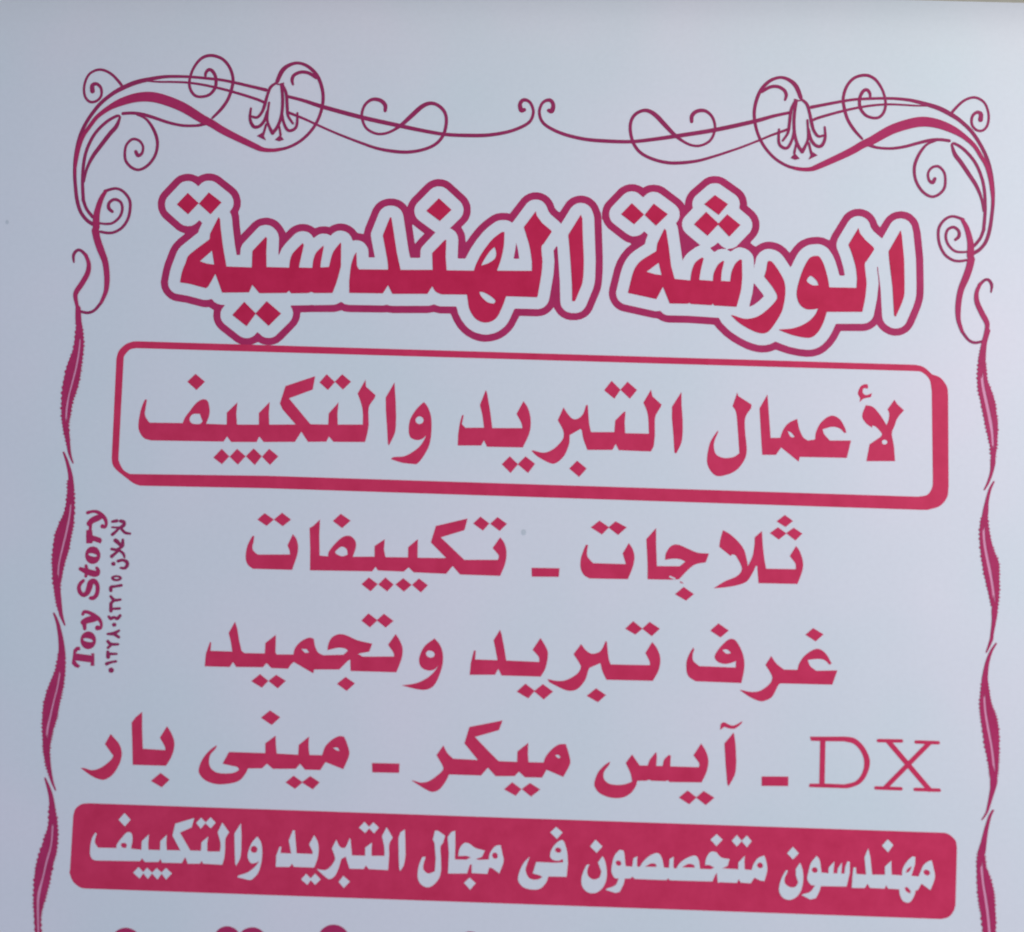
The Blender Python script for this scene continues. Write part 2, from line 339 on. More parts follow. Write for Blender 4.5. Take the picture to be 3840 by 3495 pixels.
DATA = [
(0, 'heading_outline', 'wine', None, '''e -257.6,211.6 -260.0,210.7 -261.6,209.5 -271.0,198.5 -271.9,196.8 -272.4,194.3 -272.3,191.8 -271.6,189.3 -270.6,187.7 -269.0,186.1 -259.9,178.5 -257.4,177.0 -254.0,176.4 -250.8,176.9 -248.4,178.3 -245.3,181.3 -243.0,179.3 -245.1,174.2 -245.7,171.7 -257.5,161.4 -259.7,158.9 -261.2,156.3 -264.7,145.4 -265.7,141.3 -266.8,133.0 -266.5,130.5 -265.9,128.9 -265.0,127.2 -263.6,125.7 -261.9,124.5 -260.2,123.8 -251.2,122.5 -238.8,119.6 -235.5,119.7 -233.1,120.5 -232.3,120.2 -230.6,118.3 -228.0,116.9 -225.6,116.3 -222.3,116.2 -224.6,112.8 -225.4,110.3 -225.3,107.0 -224.8,105.3 -224.0,103.7 -221.8,101.3 -209.7,92.5 -207.2,91.4 -204.8,91.1 -202.3,91.4 -199.9,92.5 -198.4,93.8 -196.9,95.8 -196.0,95.7 -192.7,93.0 -191.0,92.2 -189.3,91.8 -186.1,91.9 -184.5,92.5 -182.8,93.4 -172.5,104.4 -170.9,106.9 -170.2,109.4 -170.1,111.9 -170.8,114.3 -172.3,116.7 -171.8,117.3 -158.0,117.9 -156.4,118.2 -153.9,118.0 -139.3,118.7 -136.9,119.4 -134.5,120.9 -133.7,121.1 -131.2,119.6 -127.9,119.0 -101.9,119.3 -98.7,120.0 -97.1,119.4 -94.6,119.2 -67.8,120.0 -66.2,120.2 -63.0,121.3 -60.5,120.3 -58.1,119.9 -46.7,120.1 -45.8,119.6 -44.4,114.7 -41.8,109.9 -38.7,105.9 -35.6,103.1 -33.1,101.6 -30.6,100.5 -25.7,99.3 -21.7,99.2 -16.9,100.3 -14.0,101.7 -12.1,102.9 -8.6,105.9 -6.8,108.4 -5.4,110.9 -2.0,119.2 -1.3,119.8 16.5,119.9 18.9,120.6 20.5,121.5 22.9,124.0 24.0,126.5 24.7,129.8 27.1,147.2 27.5,157.1 26.6,165.4 28.9,169.1 29.5,167.9 30.8,154.7 32.0,141.6 32.8,126.0 33.3,123.5 34.1,121.9 35.4,120.3 36.8,119.1 38.5,118.3 41.7,117.6 44.9,117.7 47.4,118.3 49.0,119.1 50.5,120.5 52.4,123.3 57.4,136.6 58.4,140.7 58.8,144.8 58.9,158.0 56.9,191.9 56.3,194.4 54.6,198.5 53.3,200.2 51.5,201.7 49.2,202.8 45.9,203.1 43.5,202.6 41.1,201.2 38.9,198.9 31.7,186.3 30.4,187.8 23.6,193.5 21.7,196.0 20.5,199.2 19.6,200.8 17.4,203.1 15.7,204.1 13.2,204.7 10.8,204.7 8.4,204.0 6.7,203.0 4.9,201.3 -5.0,186.8 -5.8,186.2 -7.4,187.2 -9.9,188.0 -14.0,188.0 -15.6,187.7 -18.4,186.5 -23.6,182.4 -27.5,178.5 -32.4,172.0 -36.6,165.2 -40.2,157.7 -40.7,157.3 -45.6,157.2 -46.1,157.5 -46.3,158.3 -46.3,171.6 -46.7,174.0 -47.8,176.5 -49.0,178.1 -51.2,179.7 -53.0,180.5 -45.7,188.2 -44.4,189.9 -43.6,191.6 -43.2,193.2 -43.1,195.7 -43.5,197.4 -44.6,199.9 -45.9,201.5 -56.9,211.2 -58.9,212.3 -60.6,212.8 -63.9,212.9 -66.9,211.8 -69.1,210.0 -78.9,199.2 -80.1,197.2 -80.6,195.5 -80.8,193.9 -80.5,191.4 -79.6,188.9 -78.4,187.3 -76.6,185.7 -64.0,176.9 -73.6,165.8 -74.5,164.1 -74.9,162.5 -74.8,157.5 -74.9,157.2 -75.7,156.8 -82.2,156.7 -82.7,157.3 -84.1,163.0 -88.9,188.6 -89.6,191.1 -91.1,193.6 -93.5,195.6 -96.0,196.6 -98.5,196.9 -100.9,196.7 -103.3,195.9 -104.9,194.8 -106.6,193.1 -107.9,190.6 -112.9,176.3 -113.3,174.6 -113.2,172.2 -109.6,156.5 -109.9,156.2 -114.0,156.1 -114.3,156.4 -114.7,161.3 -115.1,163.0 -116.5,165.4 -118.5,167.5 -120.2,168.4 -122.7,169.1 -125.1,169.1 -126.8,168.7 -127.3,169.3 -128.5,172.0 -130.4,174.2 -132.8,175.6 -136.1,176.3 -138.5,176.1 -140.1,175.5 -142.5,173.9 -144.1,172.1 -145.7,173.0 -147.4,173.5 -150.7,173.6 -153.4,172.7 -156.3,170.4 -157.1,170.1 -158.9,172.5 -160.5,173.8 -162.2,174.6 -165.5,175.1 -168.7,174.5 -170.3,173.6 -171.9,172.3 -178.1,165.3 -181.0,161.1 -182.6,156.9 -183.4,156.0 -183.5,169.3 -184.4,172.6 -185.9,175.0 -188.6,177.5 -191.0,178.7 -194.3,179.2 -197.6,178.4 -199.2,177.5 -200.7,176.0 -210.6,164.4 -211.6,162.9 -212.5,160.2 -212.7,155.2 -215.3,155.1 -217.0,162.6 -219.4,176.6 -220.4,184.1 -221.2,186.6 -222.2,188.2 -222.1,189.0 -220.9,190.7 -220.1,192.4 -219.6,195.0 -220.1,198.3 -221.7,201.4 -223.4,203.1 -233.6,210.7 -235.3,211.7 -237.0,212.3 -240.3,212.5 -242.8,211.9 -245.1,210.4 -247.5,207.8 -250.1,210.0 -252.6,211.4 -255.1,211.8
e 146.6,221.1 144.9,220.6 142.8,219.3 133.6,210.7 132.5,209.0 131.6,206.5 131.4,204.0 131.9,201.5 131.4,200.7 126.0,194.7 124.5,192.2 123.9,189.7 124.0,187.2 124.8,184.7 125.8,183.1 127.3,181.5 138.1,172.7 134.5,171.0 128.9,166.6 126.8,164.1 125.3,161.6 124.9,160.4 120.9,185.4 120.4,187.1 119.5,188.7 119.4,189.5 120.7,191.2 121.8,193.7 122.0,195.4 121.9,197.9 121.4,199.5 120.6,201.2 118.4,203.6 106.8,211.9 104.4,213.0 101.1,213.3 98.7,212.7 96.3,211.2 93.9,208.7 89.7,212.1 87.3,213.0 84.8,213.2 81.6,212.4 79.2,210.8 70.0,200.6 68.7,198.1 68.2,195.6 68.4,193.1 69.3,190.6 70.4,189.0 71.6,187.8 81.8,180.2 84.8,178.6 86.4,178.2 88.9,178.3 92.1,179.4 93.5,180.5 95.3,182.3 98.1,179.8 96.6,175.6 96.2,173.1 95.8,172.3 89.1,167.7 85.5,164.6 83.5,162.2 81.7,159.5 79.7,155.3 77.8,148.7 74.9,134.6 75.2,132.1 75.7,130.5 76.6,128.9 78.1,127.3 80.3,125.9 82.8,125.2 103.9,121.1 105.5,120.9 108.7,121.3 111.2,119.1 112.8,118.4 114.5,118.0 129.8,118.1 153.2,117.2 154.5,114.8 155.7,113.0 159.8,109.0 163.1,106.3 169.9,102.1 174.5,99.9 178.5,98.4 183.4,97.2 188.2,97.2 192.2,98.2 196.2,100.3 201.8,98.2 206.7,96.6 213.9,95.2 219.6,94.7 222.8,94.8 226.0,95.6 229.2,97.1 231.6,98.9 234.8,102.3 237.1,105.7 239.3,109.9 241.4,114.8 241.9,115.2 262.0,115.8 265.2,116.6 267.6,118.3 269.2,120.4 270.0,122.2 272.5,135.4 273.6,146.9 273.3,151.8 272.5,156.7 272.4,159.2 272.9,160.4 273.5,154.3 273.8,153.5 275.1,142.8 276.4,121.6 277.0,119.2 278.4,116.7 280.5,114.9 282.9,113.6 284.5,113.0 287.7,112.9 290.9,113.9 293.0,115.5 294.4,117.2 299.6,129.6 301.4,135.4 302.1,139.5 302.2,148.5 301.7,167.4 299.6,187.2 298.5,192.1 297.7,193.7 296.2,195.6 293.7,197.2 290.5,197.9 287.3,197.4 284.8,196.1 283.6,195.0 282.3,193.3 276.0,181.8 269.5,187.3 267.3,190.4 266.6,192.9 265.8,194.5 264.6,196.1 263.0,197.4 260.5,198.5 257.3,198.8 254.9,198.2 252.2,196.6 250.1,194.0 242.5,180.6 241.5,177.3 241.5,174.8 241.9,173.1 244.5,166.6 247.1,157.6 247.8,153.5 247.8,152.7 247.2,152.3 244.8,152.3 243.9,152.6 242.1,159.1 240.5,164.0 238.6,168.1 236.4,171.3 234.9,173.1 232.4,174.8 230.0,175.8 227.6,176.2 223.5,175.9 220.3,175.2 217.9,174.0 215.5,172.2 213.3,169.9 211.6,167.3 209.5,163.1 207.5,158.6 206.7,157.8 201.6,165.4 199.4,167.8 197.7,169.2 195.2,170.5 192.0,171.3 189.6,171.4 187.1,170.8 185.5,169.9 183.2,168.2 181.3,165.6 180.7,164.0 180.0,160.2 179.6,159.0 179.3,156.0 178.9,163.1 178.6,164.7 177.5,167.2 175.0,169.7 171.7,171.4 168.5,172.0 166.9,171.8 164.6,170.9 161.3,168.5 158.6,169.9 159.6,170.5 162.8,171.1 165.6,172.6 175.6,183.7 176.9,186.2 177.4,188.7 177.3,191.2 176.4,193.6 174.6,196.1 167.7,201.7 167.3,202.5 167.7,205.8 167.2,208.3 166.3,210.3 164.6,212.3 152.3,220.6 149.8,221.3
e -2.0,170.5 -2.8,163.7 -3.6,158.7 -3.3,158.3 -1.7,158.2 -0.0,158.3 0.6,158.8 -0.6,165.4
e 151.4,175.2 149.0,172.8 146.1,171.2 146.0,170.4 148.3,168.2 149.1,167.9 151.5,169.5 153.9,170.3 157.2,170.4 158.1,170.8 156.4,171.2 154.7,172.2
e 179.4,144.6 179.2,144.2 178.3,136.8 176.1,126.9 176.5,126.6 178.1,127.2 180.5,128.6 183.7,131.3 186.8,134.5 186.7,135.4 185.6,137.0
e -257.9,217.3 -260.3,216.7 -262.7,215.7 -264.3,214.6 -266.2,212.9 -275.6,201.7 -277.0,199.2 -277.9,195.8 -278.0,192.5 -277.4,189.2 -275.9,185.9 -274.2,183.4 -272.4,181.7 -262.1,173.3 -259.5,171.9 -255.7,170.6 -260.6,166.3 -263.0,163.7 -264.9,161.2 -266.6,157.8 -270.1,147.0 -271.3,141.1 -272.4,132.8 -272.1,130.3 -271.5,127.9 -269.8,124.6 -267.8,122.2 -264.9,119.9 -262.4,118.7 -259.9,118.0 -252.5,117.1 -239.3,114.1 -236.9,113.9 -234.4,114.2 -231.1,112.2 -230.7,111.8 -230.9,107.6 -230.3,104.4 -228.9,101.3 -227.1,98.9 -225.3,97.1 -212.7,88.0 -210.2,86.7 -207.8,85.9 -205.3,85.6 -202.1,85.8 -199.7,86.5 -195.7,88.4 -193.7,87.4 -191.5,86.7 -189.1,86.3 -186.6,86.3 -183.4,86.9 -180.2,88.4 -177.1,91.1 -167.1,102.4 -165.2,106.3 -164.7,108.7 -164.6,111.2 -164.3,112.1 -156.1,112.6 -139.1,113.1 -136.7,113.6 -133.4,114.6 -131.0,113.8 -127.7,113.4 -101.7,113.8 -98.5,114.1 -94.4,113.6 -67.6,114.4 -62.8,115.3 -58.7,114.4 -50.6,114.5 -49.8,113.7 -47.6,108.9 -44.4,104.0 -41.4,100.9 -37.8,98.0 -32.9,95.5 -28.8,94.2 -25.6,93.7 -23.1,93.6 -18.3,94.2 -14.3,95.4 -11.1,96.9 -7.9,99.1 -5.6,101.2 -4.0,102.9 -1.8,106.1 2.1,114.2 15.9,114.3 19.1,114.8 21.5,115.7 23.9,117.2 26.1,119.2 27.8,121.7 30.4,117.7 32.0,115.9 34.5,114.1 37.8,112.7 41.0,112.1 45.9,112.3 49.1,113.1 52.3,114.8 54.7,116.8 57.0,120.1 62.4,134.2 63.4,137.5 63.9,140.9 64.4,149.9 64.2,161.5 62.4,192.1 61.9,195.4 59.4,201.1 57.3,204.1 54.0,206.8 52.3,207.6 49.9,208.4 47.4,208.8 44.1,208.6 40.9,207.6 38.6,206.4 36.9,205.0 35.3,203.3 30.6,195.5 29.8,195.5 28.0,196.9 26.6,198.5 25.0,202.7 23.3,205.1 21.8,206.7 19.7,208.3 16.4,209.8 13.1,210.4 9.8,210.3 6.6,209.3 3.4,207.5 1.1,205.3 -7.6,193.2 -10.1,193.6 -14.2,193.6 -18.2,192.8 -21.4,191.2 -27.0,186.8 -30.4,183.6 -33.3,180.2 -37.0,175.1 -40.3,169.9 -40.8,170.9 -41.1,174.2 -41.7,176.7 -44.3,181.6 -40.0,186.4 -38.9,188.4 -38.0,190.9 -37.6,193.4 -37.7,196.7 -38.2,199.2 -39.3,201.7 -40.6,203.9 -42.3,205.8 -54.2,216.1 -56.7,217.5 -59.1,218.3 -61.6,218.6 -64.1,218.6 -66.5,218.1 -68.9,217.1 -71.0,215.8 -72.9,214.1 -83.1,202.9 -85.1,199.6 -86.2,196.2 -87.9,198.2 -90.4,200.2 -92.9,201.5 -96.2,202.3 -100.3,202.4 -102.8,202.0 -106.0,200.8 -108.4,199.3 -110.7,196.9 -112.6,193.8 -118.0,178.7 -118.8,174.4 -119.6,174.2 -123.7,174.9 -126.3,177.9 -129.2,180.0 -133.0,181.5 -136.3,181.9 -138.8,181.7 -141.2,181.1 -143.6,180.0 -145.2,178.9 -148.5,179.3 -150.9,179.2 -153.4,178.8 -155.8,177.8 -156.6,177.8 -159.1,179.3 -162.4,180.4 -164.9,180.7 -168.2,180.5 -171.4,179.4 -173.8,178.1 -175.4,176.8 -178.5,173.4 -181.2,177.8 -183.7,180.7 -185.4,182.1 -187.6,183.4 -189.6,184.1 -192.1,184.7 -194.6,184.8 -198.7,184.0 -201.0,183.0 -202.6,181.9 -204.4,180.4 -212.8,170.8 -214.0,177.6 -214.9,185.1 -215.8,188.4 -214.3,192.6 -214.1,195.1 -214.3,197.6 -215.5,201.8 -216.9,204.2 -218.2,205.9 -220.3,207.7 -230.9,215.6 -233.1,216.8 -235.6,217.7 -239.0,218.2 -242.2,218.0 -245.5,216.9 -247.9,215.5 -252.9,217.2 -255.4,217.5
e 147.3,226.9 143.2,226.0 140.1,224.2 129.8,214.7 128.0,212.2 126.8,209.7 126.1,207.2 125.7,203.4 125.1,204.6 122.4,207.5 110.0,216.6 108.3,217.5 105.9,218.4 101.8,218.9 97.7,218.3 95.3,217.3 93.7,216.3 90.4,217.9 87.1,218.8 83.0,218.7 79.8,217.7 77.4,216.4 75.4,214.9 65.5,203.8 64.4,202.1 63.4,199.6 62.7,195.4 62.7,191.2 63.4,190.5 64.9,187.2 67.6,183.9 78.4,175.8 81.6,173.8 85.0,172.8 85.6,172.0 81.7,168.6 77.8,163.5 75.1,158.5 73.2,153.0 69.8,137.7 69.4,134.4 69.6,132.0 70.2,129.5 71.3,127.1 72.3,125.5 73.9,123.6 75.6,122.2 77.2,121.2 79.7,120.2 103.2,115.6 106.4,115.4 110.2,113.5 113.0,112.7 115.4,112.4 129.9,112.6 149.3,111.8 150.1,111.3 151.9,109.0 157.5,103.7 163.2,99.6 168.9,96.5 173.7,94.2 177.8,92.8 182.6,91.8 185.8,91.6 189.9,91.9 193.1,92.7 196.3,94.1 205.1,91.3 213.2,89.8 219.6,89.2 224.4,89.6 229.2,91.1 231.6,92.3 234.4,94.3 238.6,98.5 242.0,103.3 245.1,109.5 245.9,109.8 262.0,110.2 264.4,110.6 266.8,111.4 268.7,112.4 270.8,114.0 272.4,115.6 274.9,112.4 277.5,110.2 281.3,108.2 285.3,107.3 289.3,107.6 292.5,108.7 295.8,110.7 297.3,112.3 298.7,114.1 300.1,116.6 303.5,124.8 305.7,130.6 307.2,136.4 307.6,141.3 307.6,148.7 307.2,167.6 305.3,186.5 303.7,193.9 302.6,196.3 301.5,198.0 298.6,200.8 296.7,202.0 294.5,202.9 290.5,203.5 286.4,202.9 283.2,201.6 279.9,199.0 277.9,196.5 274.4,190.4 272.3,193.0 271.5,195.5 270.2,197.9 268.6,200.0 267.0,201.5 264.6,203.0 261.3,204.1 258.9,204.4 255.6,204.2 253.2,203.5 250.8,202.3 248.5,200.6 246.8,198.8 238.0,183.8 236.4,179.8 236.1,179.6 235.6,179.5 231.5,181.2 227.5,181.8 222.6,181.4 218.6,180.4 214.6,178.5 211.9,176.4 208.9,173.0 206.6,169.5 205.8,169.0 203.3,171.8 200.1,174.3 196.8,175.9 192.7,176.9 189.5,177.0 186.3,176.3 183.8,175.3 180.6,173.2 179.8,172.9 176.3,175.4 176.4,176.2 180.6,181.3 181.9,183.8 182.6,186.3 182.9,188.8 182.7,192.1 182.0,194.6 180.8,197.1 178.6,199.9 173.3,204.3 173.0,207.6 172.2,210.9 170.4,214.2 168.1,216.6 156.4,224.7 154.6,225.7 151.4,226.7
e -81.6,182.6 -81.9,182.2 -81.9,181.3 -79.4,167.7 -78.6,168.4 -76.2,171.5 -72.4,175.8'''),
(1, 'heading_word', 'crimson', 0, '''p -255.3,202.4 -246.5,194.6 -254.2,185.7 -263.2,193.2
p -239.1,203.2 -228.9,195.7 -236.9,186.2 -246.3,194.2
p -207.7,119.0 -198.4,110.3 -205.0,100.3 -216.3,108.6
p -190.6,120.0 -179.2,110.8 -188.2,101.0 -198.7,110.2
p -62.3,203.6 -52.3,194.8 -60.9,185.8 -71.6,193.5
p -230.7,184.1 -229.5,182.7 -228.6,175.6 -226.0,160.7 -222.7,145.9 -203.2,145.7 -203.4,158.4 -193.7,169.8 -192.7,168.7 -192.7,157.2 -192.0,146.4 -174.6,146.4 -174.1,152.5s -172.2,157.8s -165.2,165.8 -164.2,164.3 -166.7,150.5 -167.2,146.7 -157.0,146.7 -156.2,153.8s -154.2,159.0s -149.1,164.4 -149.0,162.9 -150.6,151.7 -150.8,147.2 -144.2,147.8 -142.7,155.6s -140.7,160.9s -136.2,167.0 -135.7,165.5 -135.2,148.4 -137.7,137.2s -140.7,127.8 -154.6,127.3 -156.9,128.2 -159.0,127.2 -172.2,126.6 -173.8,128.6 -175.9,126.8 -196.4,126.0 -202.2,132.4 -204.4,126.4 -224.9,125.6 -230.8,140.1 -235.5,130.7s -237.6,128.7 -250.2,131.7 -257.6,132.6 -256.3,141.2s -254.0,148.0s -252.5,152.9s -247.9,157.5s -236.6,166.8 -236.5,170.9
h -234.3,157.9 -232.1,147.1 -237.8,147.7 -243.2,149.4
p -123.8,159.9 -125.5,156.9 -127.4,149.4s -128.3,137.5 -127.9,128.2 -102.3,128.6 -98.6,135.0 -95.0,128.4 -68.4,129.2 -64.9,135.2 -62.2,131.2s -57.8,129.1 -38.2,129.5 -37.6,126.0s -35.8,117.9s -30.5,110.7s -22.8,108.4s -15.6,111.9s -11.1,120.9s -8.5,129.1 15.2,129.0 16.1,134.2s 17.9,147.6s 18.4,156.5 17.3,167.6s 19.1,170.7 24.7,179.8 24.3,180.9 17.2,186.6 13.0,192.1 12.1,195.5 3.4,182.9 5.7,176.2s 8.4,167.4s 10.4,156.3 10.6,149.2 -16.0,148.6 -13.4,157.1s -11.5,167.6s -11.3,178.7 -13.3,178.7 -20.5,172.5s -27.5,162.6s -31.6,154.3s -33.6,148.1 -54.4,147.8 -55.5,158.1 -55.5,171.5 -56.7,171.1 -65.9,160.8 -65.0,147.8 -89.5,147.1 -93.0,160.8 -95.8,175.6 -98.1,187.5 -99.2,187.5 -104.1,173.5 -101.5,162.0s -99.5,152.4s -99.0,147.0 -121.4,146.6 -123.0,149.5
h -18.5,167.0 -17.1,162.9s -17.8,158.1s -22.8,154.2s -28.2,152.2 -26.5,156.0s -22.4,162.8s
h -29.0,132.0 -25.0,131.4s -19.0,128.0s -16.4,125.1s -17.8,123.0 -22.6,124.2s -27.4,128.5s
p 46.6,193.8 47.8,190.9 48.6,176.0 49.8,157.4s 49.4,142.6s 47.1,135.1s 44.0,126.9 41.8,126.8 41.1,142.3s 39.0,164.5s 37.5,177.9'''),
(2, 'heading_word', 'crimson', 0, '''p 85.3,203.9 94.8,195.3 87.5,187.5 77.3,195.1
p 102.0,204.0 112.9,196.1 104.1,186.9 95.3,195.0
p 110.6,184.8 111.9,183.4 114.2,170.4 116.3,155.6 119.1,146.1 131.1,145.3 132.0,152.4s 134.5,159.1s 139.5,163.3 140.9,162.6 138.9,154.0s 137.8,145.9 148.2,145.4 148.8,151.4s 151.9,158.1s 155.5,161.2 156.4,160.5 154.7,152.3s 154.3,145.6 161.3,145.4 162.2,152.5s 165.0,159.2s 168.6,162.7 169.9,162.0 170.3,149.8 169.7,140.1s 167.7,131.2s 166.3,126.0 149.6,126.5 148.5,127.9 147.4,126.7 131.8,127.2 130.7,128.1 129.6,127.3 115.8,127.1 110.4,139.9 105.6,130.2 97.2,131.8 84.0,134.3 85.6,142.1s 87.6,150.3s 90.1,155.6s 94.3,160.2s 104.8,167.2 105.4,173.1
h 106.8,158.3 109.2,148.7 104.1,149.3 97.7,151.0
p 148.5,212.0 158.6,205.2 151.7,196.6 140.5,204.7
p 142.1,198.7 151.9,189.7 143.5,180.2 133.0,188.8
p 158.2,197.3 168.3,189.2 160.0,179.9 151.1,189.3
p 190.5,162.2 193.4,160.8s 198.6,153.5s 202.3,146.2s 203.1,137.4s 201.1,124.8s 196.2,115.1s 190.5,107.6s 184.7,106.3s 177.4,108.7s 168.7,113.6s 162.4,119.3 164.2,119.3s 173.0,117.0s 181.6,118.7s 188.8,123.7s 195.2,130.5s 197.0,135.0s 193.6,141.6s 187.0,149.9 188.4,154.7 189.4,161.4
p 225.5,166.9s 221.2,165.1s 216.9,157.6s 213.4,147.1s 211.7,137.5s 213.6,130.2s 218.0,126.2s 223.0,125.6s 228.1,126.5 225.3,120.9s 218.8,114.9s 209.5,110.9s 198.3,109.5 202.3,107.8s 211.0,105.1s 221.8,103.9s 227.6,107.8s 231.8,115.2s 234.6,124.1 261.4,124.9 263.5,136.0s 264.5,147.1 263.0,161.1s 264.4,164.1 270.1,173.2 269.4,175.0 263.2,180.4 259.1,185.5 258.0,189.5 250.5,176.3 253.1,169.7s 256.1,159.4s 257.2,150.6 256.9,143.2 236.3,143.0 235.1,150.0s 232.1,160.2s 228.8,166.1s
h 222.0,151.4s 226.4,148.2s 228.3,144.4 223.6,144.3s 219.3,147.4s
p 290.0,188.6 290.8,184.9 292.7,166.4 293.1,144.3s 292.1,135.4s 286.7,122.0 285.4,122.7 284.1,144.0 281.4,166.1 281.0,172.0'''),
(3, 'text_frame', 'rose', None, '''p -287.0,86.3 301.6,85.7 307.9,84.1s 314.2,78.8 320.5,76.3s 325.3,69.8s 326.2,63.5 326.7,-5.2 325.5,-13.6s 320.0,-20.3s 311.0,-23.4 306.2,-23.5 -183.9,-22.4 -279.4,-23.4 -284.5,-21.7s -290.3,-17.8 -297.7,-12.3s -301.1,-8.1s -302.1,-3.2 -302.9,72.6 -301.5,78.3s -296.8,83.5s -291.3,85.9s
h -288.1,81.0 300.9,80.9 306.5,80.2s 312.1,75.0s 313.9,66.6 314.9,0.0 314.5,-6.2s 311.0,-11.9s 304.0,-13.7 -184.4,-13.0 -287.7,-14.8 -292.8,-11.8s -296.3,-5.9s -297.0,-1.7 -297.4,71.3 -297.0,74.9s -293.0,79.7s'''),
(4, 'printed_word', 'rose', 3, '''p -277.9,42.0 -278.5,36.2s -279.0,31.3 -278.0,28.4s -275.1,24.5 -249.8,24.9 -248.2,29.3s -244.9,34.2s -240.4,40.4s -235.7,43.4s -232.0,42.4s -230.1,37.0s -230.0,31.6s -232.0,24.9 -216.4,24.8 -216.8,33.8 -209.1,41.9 -209.6,33.4 -208.6,25.0 -192.0,25.5 -192.5,34.2 -184.7,42.9 -184.9,34.2 -184.2,25.7 -164.2,26.4 -174.6,37.5 -176.9,42.0 -173.3,55.4 -151.1,63.6 -152.5,53.3 -170.2,46.1 -153.1,27.0 -139.6,27.1 -139.6,35.5 -132.5,44.2 -133.0,35.7 -132.4,27.3 -113.5,27.9 -113.9,37.5s -115.7,44.7s -118.4,51.3 -112.8,62.0 -112.3,56.9 -104.8,50.5 -105.3,48.3 -109.0,42.5s -109.7,37.6 -109.0,28.0 -109.7,22.0s -111.2,14.7 -135.1,14.1 -138.6,18.1 -140.5,14.1 -154.3,13.5 -159.7,21.1 -164.2,13.2 -187.8,12.4 -191.3,16.5 -193.2,12.2 -212.4,11.7 -215.7,15.8 -218.1,11.8 -273.1,11.0 -278.6,12.7s -282.2,17.4s -283.3,22.2s -282.7,30.6s -281.2,37.3s -279.4,41.9
h -244.8,28.1s -242.6,31.8s -237.2,32.4 -234.8,26.6 -237.1,24.6s -242.6,24.9s
p -242.0,62.7 -234.6,56.9 -240.6,50.3 -248.0,56.5
p -219.3,6.3 -213.2,0.8 -218.5,-5.3 -225.3,-0.5
p -207.6,6.7 -200.9,1.2 -206.5,-5.3 -213.0,0.5
p -195.1,7.4 -188.7,1.6 -193.6,-5.2 -200.8,1.2
p -183.4,7.4 -176.2,1.9 -182.2,-4.8 -188.6,1.3
p -142.5,65.4 -135.9,59.5 -141.0,53.3 -147.6,58.9
p -130.7,65.7 -123.7,60.2 -129.6,54.0 -136.0,59.8
p -90.8,60.6 -89.3,45.5s -88.5,33.4 -89.0,22.6s -93.1,12.6 -94.0,14.0 -95.2,27.2 -96.5,39.2 -97.0,48.9
p -68.0,46.4 -64.9,42.6s -62.2,35.4s -61.5,25.2s -62.6,14.4s -66.5,5.9s -71.1,-0.3s -74.6,-0.7s -83.0,-0.0s -91.2,2.4 -89.2,4.0s -80.8,5.1s -72.6,10.2s -68.0,15.4s -65.3,21.2 -68.2,18.4s -72.3,17.4s -77.2,19.4s -78.7,25.3s -77.7,33.2s -73.2,41.1s
h -67.8,32.6s -68.0,31.3s -68.8,30.3s -70.0,29.7s -71.3,29.6s -72.6,30.2s -73.4,31.1s -73.8,32.4s -73.5,33.6s -72.7,34.7s -71.5,35.3s -70.2,35.3s -69.0,34.8s -68.1,33.8s'''),
(5, 'printed_word', 'rose', 3, '''p -38.8,37.4 -37.6,37.1 -38.7,30.5 -36.1,27.8 -22.0,28.3 -23.5,37.5s -25.6,45.3 -21.5,56.9 -20.5,54.5 -17.7,40.7 -15.7,28.2 7.0,28.8 5.9,33.0s 2.2,39.5 7.2,49.3 11.0,43.4s 13.1,34.4s 12.2,24.8s 7.7,14.2 -19.2,13.9 -21.7,18.7 -23.7,14.7 -41.3,14.2 -41.3,22.0 -40.4,30.4s
p -1.9,7.3 4.5,1.5 -0.9,-5.3 -7.7,1.1
p 10.0,7.6 17.3,2.2 12.2,-4.9 4.2,1.5
p 37.5,45.4 40.7,40.7s 44.3,37.2s 47.9,37.0s 52.0,40.4s 54.5,47.7 55.7,47.8 57.0,34.6s 58.6,27.4 76.2,27.9 76.6,36.6 82.7,43.1 84.2,43.8 83.8,35.4 84.3,27.3 102.2,27.5 101.3,40.1s 99.7,46.1s 97.5,50.8 103.0,60.9 104.3,55.8 111.3,49.7 110.4,47.6 107.0,41.5s 106.4,37.2 106.7,26.4 106.0,18.0 104.0,14.1 79.9,14.3 77.4,19.0 75.1,14.4 56.3,13.8 53.1,21.8s 51.7,28.4 50.8,29.6 42.6,24.5 42.7,22.1 42.3,17.3s 38.9,8.8s 33.1,3.3s 28.3,3.1s 19.2,7.6s 14.4,11.7 14.9,12.3 23.9,10.8s 31.0,14.0s 36.8,20.1s 38.2,24.4s 37.2,29.1s 33.4,35.6
p 48.8,5.5 56.1,-0.2 50.6,-6.7 43.0,-0.6
p 73.2,66.7 80.1,60.1 75.6,53.2 67.7,59.3
p 85.2,66.4 92.5,60.3 87.3,53.5 80.0,60.1
p 126.0,59.8 126.3,49.9 127.4,36.7s 127.0,22.9s 123.1,13.2 121.6,13.7 120.7,25.7 119.2,40.0 119.1,48.4'''),
